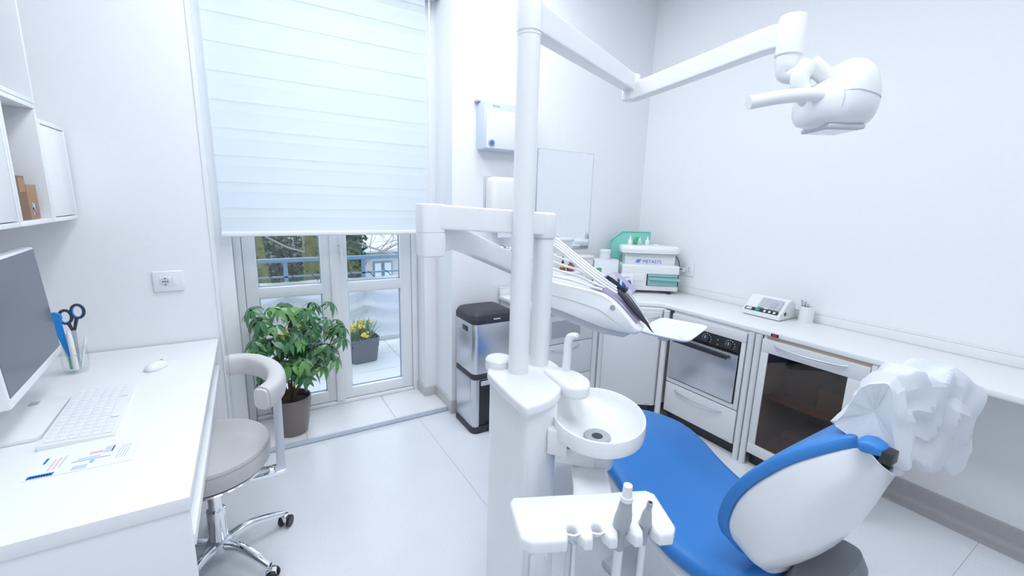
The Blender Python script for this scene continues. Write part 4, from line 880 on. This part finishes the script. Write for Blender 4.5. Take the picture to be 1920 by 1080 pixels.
# operating lamp
la = thing('operating_lamp', 'white operating lamp on a two-part arm above the chair', 'lamp', (.73, 1.135, 2.018))
part(la, 'post_cap', lathe([(.0345, 2.014), (.0345, 2.022), (.0365, 2.024), (.0365, 2.095), (.034, 2.108), (.026, 2.114), (.001, 2.115)], (.73, 1.135, 0), 36), WHITE)
J = Vector((1.472, 1.458, 2.04))
part(la, 'first_arm', sweep([(.735, 1.137, 2.064), J+Vector((-.01, -.005, .026))], lambda f: .039-.006*f, lambda f: .030-.004*f, 11, 40, k=1), WHITE, angle=30)
part(la, 'joint', lathe([(.020, -.045), (.034, -.042), (.037, -.036), (.037, .008), (.036, .010), (.036, .012), (.037, .014), (.037, .055), (.034, .06), (.001, .061)], J, 32), WHITE)
K = Vector((1.565, .855, 2.105))
part(la, 'spring_arm', sweep([J+Vector((.004, -.02, -.012)), J*.5+K*.5+Vector((0, 0, -.002)), K+Vector((-.01, .075, .002)), K], lambda f: .034+.005*f, lambda f: .026+.004*f, 11, 40), WHITE, angle=30)
part(la, 'arm_end', lathe([(.036, -.062), (.041, -.058), (.041, .048), (.039, .058), (.030, .063), (.001, .064)], K, 36), WHITE)
xl = Vector((.852, -.523, 0)); yl = Vector((.523, .852, 0)); O = Vector((1.655, .745, 1.915))
def lp(a, b, c): return O+xl*a+yl*b+Vector((0, 0, c))
part(la, 'neck', tube([K+Vector((0, 0, -.058)), K+Vector((0, 0, -.085)), K+Vector((.006, -.004, -.115)), lp(-.082, 0, .068)], [.036, .035, .030, .026], 24), WHITE)
yk = part(la, 'yoke', tube([lp(-.092, 0, .092), lp(-.112, 0, .060), lp(-.108, 0, .025), lp(-.085, 0, -.008), lp(-.06, 0, -.02)], [.031, .029, .027, .026, .025], 18), WHITE)
part(la, 'yoke', tube([lp(-.086, 0, .090), lp(-.060, 0, .078), lp(-.038, 0, .062), lp(-.02, 0, .045)], [.031, .028, .027, .027], 18), WHITE)
rings = []
for a, ry, zt, zb in ((-.092, .02, -.03, -.05), (-.088, .06, .005, -.085), (-.07, .083, .028, -.098), (-.03, .096, .050, -.104), (-.028, .098, .052, -.104), (.0, .112, .092, -.106), (.025, .112, .108, -.106), (.05, .108, .106, -.106), (.075, .098, .088, -.104), (.095, .080, .058, -.096), (.108, .055, .018, -.078), (.114, .02, -.018, -.05)):
    c = (zt+zb)/2; h = (zt-zb)/2
    rings.append([lp(a, q[0]*ry, c+q[1]*h) for q in [sup(2*PI*j/36, 2.5) for j in range(36)]])
hd = part(la, 'lamp_head', loft(rings), WHITE, angle=60)
part(hd, 'lens_frame', (lambda q: (q.transform(Matrix.Translation(lp(.012, 0, -.108)) @ Matrix.Rotation(math.atan2(-.523, .852), 4, 'Z')), q)[1])(rbox(-.055, .062, -.07, .07, -.002, .014, .006, 3)), LGREY)
part(hd, 'lens', (lambda q: (q.transform(Matrix.Translation(lp(.012, 0, -.1105)) @ Matrix.Rotation(math.atan2(-.523, .852), 4, 'Z')), q)[1])(rbox(-.05, .05, -.055, .055, -.001, .001)), mat('lamp_lens', (.55, .6, .66), .1, coat=.5))
part(hd, 'seam', tube([lp(-.029, -.099*math.cos(t_), -.026+.0785*math.sin(t_)) for t_ in [PI*k/18-PI/2 for k in range(19)]], .0012, 6, k=1), LGREY)
sp = []
for a, ry, zt, zb in ((-.03, .096, .050, -.104), (.0, .112, .092, -.106), (.025, .112, .108, -.106), (.05, .108, .106, -.106), (.075, .098, .088, -.104), (.095, .080, .058, -.096), (.106, .058, .022, -.08)):
    z_ = -.004-.16*max(0, a); s_ = abs((z_-(zt+zb)/2)/((zt-zb)/2)); sp.append(lp(a, -ry*(1-s_**2.5)**(1/2.5)-.0003, z_))
part(hd, 'seam', tube(sp, .0011, 6), LGREY)
part(hd, 'side_knob', lathe([(.016, -.008), (.016, .008)], lp(.115, 0, -.03), 16), WHITE)
part(la, 'grip_bar', tube([lp(-.045, -.05, -.022), lp(-.10, -.058, -.012), lp(-.20, -.062, -.022), lp(-.30, -.062, -.042)], [.022, .0205, .0205, .0205], 20), WHITE)
part(la, 'grip_boss', tube([lp(-.03, -.03, -.02), lp(-.052, -.056, -.016)], [.026, .022], 20, k=1), WHITE)

# ================================================================== DENTAL CHAIR
XC = 1.375
dc = thing('dental_chair', 'blue upholstered dental chair with white shell backrest', 'dental chair', (XC, .8, 0))
def vloft(F, B, W, e, xc=XC, n=40, e2=None):
    rings = []; m = len(F)
    F = spline([(0, *p) for p in F], 3); B = spline([(0, *p) for p in B], 3); W = [interp(W, i/(len(F)-1)) for i in range(len(F))]
    def ring(f, b, w_, s): 
        c = (f+b)*.5; h = (f-b)*.5
        return [Vector((xc, 0, 0))+c+Vector((q[0]*w_*s, 0, 0))+h*(q[1]*s) for q in [sup(2*PI*j/n, e if (j < n/2 or not e2) else e2) for j in range(n)]]
    t0 = ((F[0]+B[0])-(F[1]+B[1])).normalized(); t1 = ((F[-1]+B[-1])-(F[-2]+B[-2])).normalized(); d0 = (F[0]-B[0]).length*.4; d1 = (F[-1]-B[-1]).length*.4
    for s, o in ((.45, .95), (.75, .72), (.92, .38)): rings.append([p+t0*d0*o for p in ring(F[0], B[0], W[0], s)])
    for f, b, w_ in zip(F, B, W): rings.append(ring(f, b, w_, 1))
    for s, o in ((.92, .38), (.75, .72), (.45, .95)): rings.append([p+t1*d1*o for p in ring(F[-1], B[-1], W[-1], s)])
    return loft(rings)
# seat and leg rest (front = upper surface)
sF = [(1.86, .36), (1.62, .47), (1.38, .565), (1.18, .603), (1.06, .585), (.93, .515), (.78, .470), (.64, .478), (.56, .515)]
sB = [(1.82, .29), (1.58, .39), (1.35, .485), (1.16, .515), (1.03, .49), (.90, .425), (.76, .390), (.60, .400), (.50, .46)]
seat = part(dc, 'seat_cushion', vloft(sF, sB, [.19, .215, .235, .25, .26, .27, .272, .265, .25], 4), BLUE, angle=60)
bF = [(.592, .545), (.632, .600), (.638, .655), (.622, .730), (.590, .805), (.545, .875), (.490, .945), (.430, 1.002), (.375, 1.044), (.335, 1.058)]
bI = [(.548, .56), (.582, .615), (.588, .660), (.572, .735), (.545, .795), (.505, .858), (.455, .922), (.400, .974), (.355, 1.008), (.322, 1.015)]
bB = [(.478, .535), (.466, .553), (.445, .578), (.408, .635), (.385, .70), (.368, .765), (.352, .83), (.334, .89), (.318, .935), (.305, .965)]
WB = [.20, .24, .258, .27, .275, .272, .265, .25, .225, .18]
part(dc, 'back_cushion', vloft(bF, bI, WB, 5), BLUE, angle=60)
part(dc, 'back_shell', vloft([(p[0]*.72+q[0]*.28, p[1]*.72+q[1]*.28) for p, q in zip(bI, bF)], bB, [w_*.992 for w_ in WB], 14, e2=2.3), WHITE, angle=60, label='white plastic shell behind the backrest')
part(dc, 'seat_shell', vloft([(1.60, .385), (1.36, .475), (1.16, .508), (1.03, .485), (.90, .42), (.76, .386), (.58, .40)], [(1.55, .33), (1.32, .40), (1.13, .42), (1.0, .40), (.88, .34), (.74, .30), (.54, .32)], [.16, .19, .21, .23, .235, .235, .22], 3), WHITE, angle=60)
part(dc, 'pedestal', loft([[(1.375+q[0]*a, .43+q[1]*b_, z) for q in [sup(2*PI*j/36, 3.0) for j in range(36)]] for a, b_, z in ((.18, .075, .04), (.172, .075, .30), (.165, .072, .50), (.15, .05, .54))]), PEDES)
part(dc, 'lift_column', rbox(XC-.12, XC+.12, .55, 1.0, .04, .34, .03, 3), WHITE)
part(dc, 'floor_plate', prism([(XC-.19, .36), (XC+.19, .36), (XC+.17, 1.15), (XC-.17, 1.15)], 0, .04, .01), LGREY)
part(dc, 'headrest_bar', sweep([(XC, .345, .98), (XC, .33, 1.04), (XC, .322, 1.09)], .010, .035, 4, 16, upv=(0, 1, .4)), STEEL)
hr = part(dc, 'headrest', vloft([(.372, 1.045), (.358, 1.085), (.338, 1.115)], [(.322, 1.03), (.312, 1.065), (.298, 1.095)], [.10, .115, .10], 3), BLUE, angle=60)
part(dc, 'headrest_lug', vloft([(.338, 1.056), (.322, 1.060), (.308, 1.056)], [(.330, 1.026), (.316, 1.028), (.303, 1.030)], [.03, .028, .024], 3, xc=1.148), BLUE)
part(dc, 'headrest_hinge', rbox(1.128, 1.165, .280, .304, 1.018, 1.048, .004), BLACK)
part(dc, 'release_lever', sweep([(1.155, .322, 1.028), (1.148, .295, 1.012), (1.14, .268, 1.006)], .004, .016, 3, 12), STEEL)
# paper cover over the headrest: a crumpled bag, stations along x
ST = [(1.165, [(.411, 1.040), (.362, 1.168), (.318, 1.190), (.272, 1.008)]), (1.28, [(.425, 1.030), (.372, 1.180), (.305, 1.196), (.270, .972)]),
      (1.40, [(.435, 1.015), (.362, 1.180), (.282, 1.172), (.268, .925)]), (1.50, [(.432, 1.000), (.348, 1.168), (.262, 1.138), (.262, .885)]), (1.60, [(.40, .985), (.328, 1.140), (.246, 1.092), (.255, .855)])]
b = bmesh.new(); NU, NV = 72, 34; rows = []
def station(f):
    f *= len(ST)-1; i = min(int(f), len(ST)-2); t = f-i
    return ST[i][0]*(1-t)+ST[i+1][0]*t, [(p[0]*(1-t)+q[0]*t, p[1]*(1-t)+q[1]*t) for p, q in zip(ST[i][1], ST[i+1][1])]
def around(c, a):  # point on the section outline; the hem runs along the underside
    a = (a % 1)*4; i = int(a); t = a-i; p, q = c[i % 4], c[(i+1) % 4]
    return Vector((0, p[0]*(1-t)+q[0]*t, p[1]*(1-t)+q[1]*t))
for i in range(NV+1):
    v = i/NV; x_, c_ = station(v); row = []
    cen = Vector((0, sum(p[0] for p in c_)/4, sum(p[1] for p in c_)/4))
    sh = 1 if .04 < v < .96 else .93
    for j in range(NU):
        a = j/NU; p = Vector()
        for o in (-.035, -.018, 0, .018, .035): p += around(c_, a+o)/5
        p = cen+(p-cen)*sh; p.x = x_
        n_ = (p-cen); n_.x = 0; n_.normalize()
        q = Vector((p.x*7.5, p.y*9, p.z*9))
        fold = .022-abs(noise.noise(q*.9+Vector((1.3, 4.1, .2))))*.055-abs(noise.noise(q*1.9))*.022
        edge = .35 if (v < .05 or v > .97) else 1
        p += n_*fold*edge+Vector((.006*noise.noise(q*2), 0, .004*noise.noise(q*3+Vector((5, 0, 0)))))
        row.append(b.verts.new(p))
    rows.append(row)
for a_, c_ in zip(rows, rows[1:]):
    for j in range(NU): b.faces.new((a_[j], a_[(j+1) % NU], c_[(j+1) % NU], c_[j]))
for row in (rows[0], rows[-1]):   # crumpled ends
    m_ = sum((v.co for v in row), Vector())/NU; inner = [b.verts.new(v.co.lerp(m_, .55)+Vector((.014 if row is rows[0] else -.01, 0, .006*math.sin(k*.9)))) for k, v in enumerate(row)]; cv_ = b.verts.new(m_+Vector((.022 if row is rows[0] else -.012, 0, 0)))
    for j in range(NU): b.faces.new((row[j], inner[j], inner[(j+1) % NU], row[(j+1) % NU])); b.faces.new((inner[j], cv_, inner[(j+1) % NU]))
bmesh.ops.recalc_face_normals(b, faces=b.faces[:])
hc = thing('headrest_cover', 'crumpled white paper cover pulled over the chair headrest', 'cover', (1.385, .29, 1.0)); part(hc, 'paper_bag', b, COVERP, angle=16)

# ================================================================== OUTSIDE
BALC = mat('balcony_tile', (.72, .74, .77), .6, noise_amt=.04, noise_scale=5)
RAIL = mat('blue_grey_steel', (.20, .30, .44), .4, metal=.2)
CANV = cloth('white_canvas', (.74, .77, .83), .15)
GRASS = mat('grass', (.15, .25, .10), .9, noise_amt=.35, noise_scale=1.5)
MOSS = mat('mossy_bark', (.15, .155, .065), .9, noise_amt=.45, noise_scale=14, bump=.6, bump_scale=40)
IVY = mat('ivy_leaf', (.035, .11, .055), .5, noise_amt=.4, noise_scale=6)
TWIG = mat('pale_twig', (.36, .33, .33), .8)
PLANTG = mat('planter_grey', (.13, .14, .17), .6)
FLOWY = mat('yellow_petal', (.80, .62, .05), .6)
SILV = mat('silver_foliage', (.20, .32, .22), .6, noise_amt=.3, noise_scale=30)
bf = sempty('balcony_floor')
struct('balcony_slab', rbox(-2.4, 4.2, 3.40, 4.75, -.25, -.012), GROUT, bf)
for i in range(11):
    for j in range(3): struct('paving_tile', rbox(-2.4+i*.6+.002, -1.8+i*.6-.002, 3.405+j*.42, 3.82+j*.42, -.012, 0, .001, 1), BALC, bf)
struct('kerb', rbox(-2.4, 4.2, 4.665, 4.75, -.012, .05, .004), BALC, bf)
struct('wall_outside', rbox(-3.2, -1.09, 3.30, 3.40, -3.0, CEIL), WALL)
struct('ground', rbox(-40, 60, 3.5, 70, -3.3, -3.2), GRASS)
rg = thing('balcony_railing', 'blue-grey steel balcony railing outside the glass door', 'railing', (.9, 4.6, .05))
part(rg, 'top_rail', rbox(-2.4, 4.2, 4.575, 4.625, .925, .962, .003), RAIL); part(rg, 'lower_rail', rbox(-2.4, 4.2, 4.59, 4.61, .775, .792, .002), RAIL)
for k in range(8):
    x = -1.9+k*.72+.02
    ps = part(rg, 'post', rbox(x-.018, x+.018, 4.59, 4.61, .051, .925, .002), RAIL)
cv = thing('canvas_screen', 'white canvas privacy screen laced to the balcony railing', 'screen', (.9, 4.55, .09))
b = bmesh.new(); rows = []
for i in range(37):
    z = .085+.66*i/36; row = []
    for j in range(221):
        x = -2.38+6.56*j/220; ph = ((x+1.88) % .72)/.72; sag = (abs(ph-.5)*2)**2  # 1 at a post, 0 between
        f = math.sin((z-.09*sag)*38)*.5+.5
        row.append(b.verts.new((x, 4.575-.085*f*(.35+.65*sag)-.012*math.sin(x*3+z*4), z)))
    rows.append(row)
for a_, c_ in zip(rows, rows[1:]):
    for j in range(220): b.faces.new((a_[j], a_[j+1], c_[j+1], c_[j]))
part(cv, 'canvas', b, CANV)
for k in range(36):
    x = -2.2+k*.18; part(cv, 'lacing', tube([(x, 4.586, .80), (x+.03, 4.572, .772), (x+.055, 4.55, .738)], .004, 6, k=3), SOFTB)
def planter(x, y, label, seed):
    r_ = random.Random(seed); t = thing('flower_planter', label, 'planter', (x, y, 0), .1, 'yellow-flowered planters on the balcony')
    part(t, 'pot', loft([[(q[0]*h, q[1]*h, z) for q in [sup(2*PI*j/28+PI/4, 6) for j in range(28)]] for h, z in ((.11, 0), (.12, .01), (.145, .24), (.135, .24), (.13, .19))]), PLANTG, w=False)
    part(t, 'soil', rbox(-.125, .125, -.125, .125, .16, .20), SOIL, w=False)
    b = bmesh.new(); heads = []
    for k in range(150):
        a = r_.random()*2*PI; e = .25+r_.random()*1.1; l = .13+.12*r_.random(); p0 = Vector(((r_.random()-.5)*.16, (r_.random()-.5)*.16, .20)); d = Vector((math.cos(a)*math.cos(e), math.sin(a)*math.cos(e), math.sin(e)))
        s_ = d.cross(Vector((0, 0, 1))).normalized()*.006; mid = p0+d*l*.6; tip = p0+d*l-Vector((0, 0, .02))
        v = [b.verts.new(q) for q in (p0-s_, p0+s_, mid+s_*1.3, mid-s_*1.3, tip)]; b.faces.new(v[:4]); b.faces.new((v[3], v[2], v[4]))
        if k % 12 == 0: heads.append(tip+Vector((0, 0, .03)))
    part(t, 'foliage', b, SILV, w=False)['kind'] = 'stuff'
    for h in heads:
        f = bmesh.new()
        for m in range(14):
            q = h+Vector((r_.uniform(-.032, .032), r_.uniform(-.032, .032), r_.uniform(-.014, .014))); bmesh.ops.create_icosphere(f, subdivisions=1, radius=.011, matrix=Matrix.Translation(q))
        part(t, 'flower_head', f, FLOWY, w=False)
planter(.86, 4.16, 'grey planter of yellow flowers on the balcony, seen through the right-hand door leaf', 3)
planter(.36, 4.16, 'grey planter of yellow flowers on the balcony, behind the potted umbrella plant', 5)
planter(-.18, 4.2, 'grey planter of yellow flowers on the balcony, nearest the desk', 8)
# trees
def branch(bm, p, d, l, r, depth, rn):
    pts = [p]; q = p.copy(); dd = d.copy()
    for k in range(4):
        dd = (dd+Vector((rn.uniform(-.25, .25), rn.uniform(-.25, .25), rn.uniform(-.12, .16)))).normalized(); q = q+dd*l/4; pts.append(q.copy())
    tube(pts, [r, r*.45], 5 if depth < 2 else 4, bm, k=1)
    if depth < 3:
        for k in range(5 if depth == 0 else 4):
            s = pts[rn.choice((1, 2, 3, 4))]; nd = (dd+Vector((rn.uniform(-1, 1), rn.uniform(-1, 1), rn.uniform(-.8, .8)))).normalized()
            branch(bm, s, nd, l*.62, r*.42, depth+1, rn)
def leaves(bm, c, rad, n, size, rn, squash=1.):
    for k in range(n):
        v = Vector((rn.gauss(0, 1), rn.gauss(0, 1), rn.gauss(0, 1)*squash)).normalized()*rad*rn.random()**.4; v.z *= squash
        p = c+v; a = Vector((rn.uniform(-1, 1), rn.uniform(-1, 1), rn.uniform(-1, 1))).normalized(); e = a.cross(Vector((.3, .5, .8))).normalized()
        bm.faces.new([bm.verts.new(p+o*size) for o in (a, e*.6, -a, -e*.6)])
def tree(x, y, r, lean, label, seed, ivy=0, nb=7, h=5.2, zb=-.9):
    rn = random.Random(seed); t = thing('bare_tree', label, 'tree', (x, y, -3.2), group='bare trees beyond the balcony')
    tp = [Vector((x, y, -3.2)), Vector((x+lean*.25, y, -1.5)), Vector((x+lean*.6, y+.05, .2)), Vector((x+lean, y, 1.6)), Vector((x+lean*1.4, y, h-3.2))]
    part(t, 'trunk', tube(tp, [r*1.35, r, r*.9, r*.8, r*.5], 14), MOSS)
    b = bmesh.new()
    for k in range(nb):
        p = tp[2].lerp(tp[3], rn.random()) if k % 2 else tp[3].lerp(tp[4], rn.random())
        branch(b, p, Vector((rn.uniform(-1, 1), rn.uniform(-1, .4), rn.uniform(-.35, .5))).normalized(), 1.5+rn.random(), .020, 0, rn)
    part(t, 'branches', b, TWIG)['kind'] = 'stuff'
    if ivy:
        b = bmesh.new()
        for k in range(ivy): 
            f = rn.random(); c = tp[1].lerp(tp[2], f*2) if f < .5 else tp[2].lerp(tp[3], f*2-1)
            leaves(b, c, r*1.5, 14, .045, rn)
        part(t, 'ivy', b, IVY)['kind'] = 'stuff'
tree(.42, 8.2, .13, -.45, 'slender mossy tree leaning left beyond the railing', 21, 30, 9)
tree(1.0, 9.0, .20, .05, 'thick mossy tree standing straight beyond the railing', 22, 60, 7)
tree(1.46, 8.0, .15, .20, 'ivy-covered tree at the left of the right-hand door leaf', 23, 160, 4)
def bush(x, y, z0, r, label, seed):
    rn = random.Random(seed); t = thing('garden_bush', label, 'bush', (x, y, -3.2), group='bushes behind the trees')
    b = bmesh.new(); leaves(b, Vector((x, y, z0)), r, 2600, .09, rn, .8); part(t, 'foliage', b, mat('winter_bush', (.13, .15, .145), .8, noise_amt=.4, noise_scale=3))['kind'] = 'stuff'
    part(t, 'stem', tube([(x, y, -3.2), (x+.1, y, -2.0), (x, y, z0)], [.08, .05, .03], 6), MOSS)
bush(.55, 15.5, -.6, 1.5, 'dark bush right behind the straight mossy tree', 31)
bush(.2, 18.8, .5, 1.75, 'tall dark bush farthest behind the trees', 32)
bush(-2.6, 15, -1.6, 1.3, 'low dark bush at the left edge of the lawn', 33)
# raised lawn bank behind the trees
struct('ground_bank', loft([[(-12, 10, -3.2), (2.3, 10, -3.2), (2.3, 24, -3.2), (-12, 24, -3.2)], [(-12, 14, -1.1), (1.9, 14, -1.1), (1.9, 24, -.1), (-12, 24, -.1)]]), GRASS)
# house
HW = mat('house_render', (.62, .63, .70), .85, noise_amt=.04, noise_scale=2); ROOF = mat('pale_roof', (.66, .65, .64), .8, noise_amt=.1, noise_scale=4)
ho = thing('neighbour_house', 'pale rendered house with grey roof across the garden', 'house', (4.6, 15.5, -3.2))
part(ho, 'wall', prism([(2.75, 14.0), (8.5, 14.0), (8.5, 19.0), (2.75, 19.0)], -3.2, .12), HW, smooth=False)
part(ho, 'gable_wall', loft([[(2.75, 14.0, -3.2), (2.75, 16.5, -3.2), (2.75, 19.0, -3.2)], [(2.75, 14.0, .12), (2.75, 16.5, 1.35), (2.75, 19.0, .12)]], wrap=False), HW, smooth=False)
rf = part(ho, 'roof', loft([[(x, 13.55, .02), (x, 16.5, 1.48), (x, 19.4, .02), (x, 19.4, -.10), (x, 16.5, 1.36), (x, 13.55, -.10)] for x in (2.3, 8.9)]), ROOF, smooth=False)
part(rf, 'gutter', tube([(2.25, 13.5, -.06), (8.9, 13.5, -.06)], .06, 8, k=1), HW); part(ho, 'downpipe', tube([(2.95, 13.93, -.08), (2.95, 13.93, -3.2)], .05, 8, k=1), RAIL)
for x0, x1 in ((3.35, 3.62), (3.66, 3.95), (4.9, 5.6), (6.4, 7.1)):
    f = part(ho, 'window', rbox(x0, x1, 13.95, 14.02, -1.25, -.45), RAIL); part(f, 'window_glass', rbox(x0+.04, x1-.04, 13.94, 13.96, -1.2, -.5), mat('house_window', (.70, .78, .88), .15))
part(ho, 'porch_band', rbox(3.2, 8.4, 13.9, 14.0, -.25, -.15), mat('house_band', (.42, .43, .50), .8))
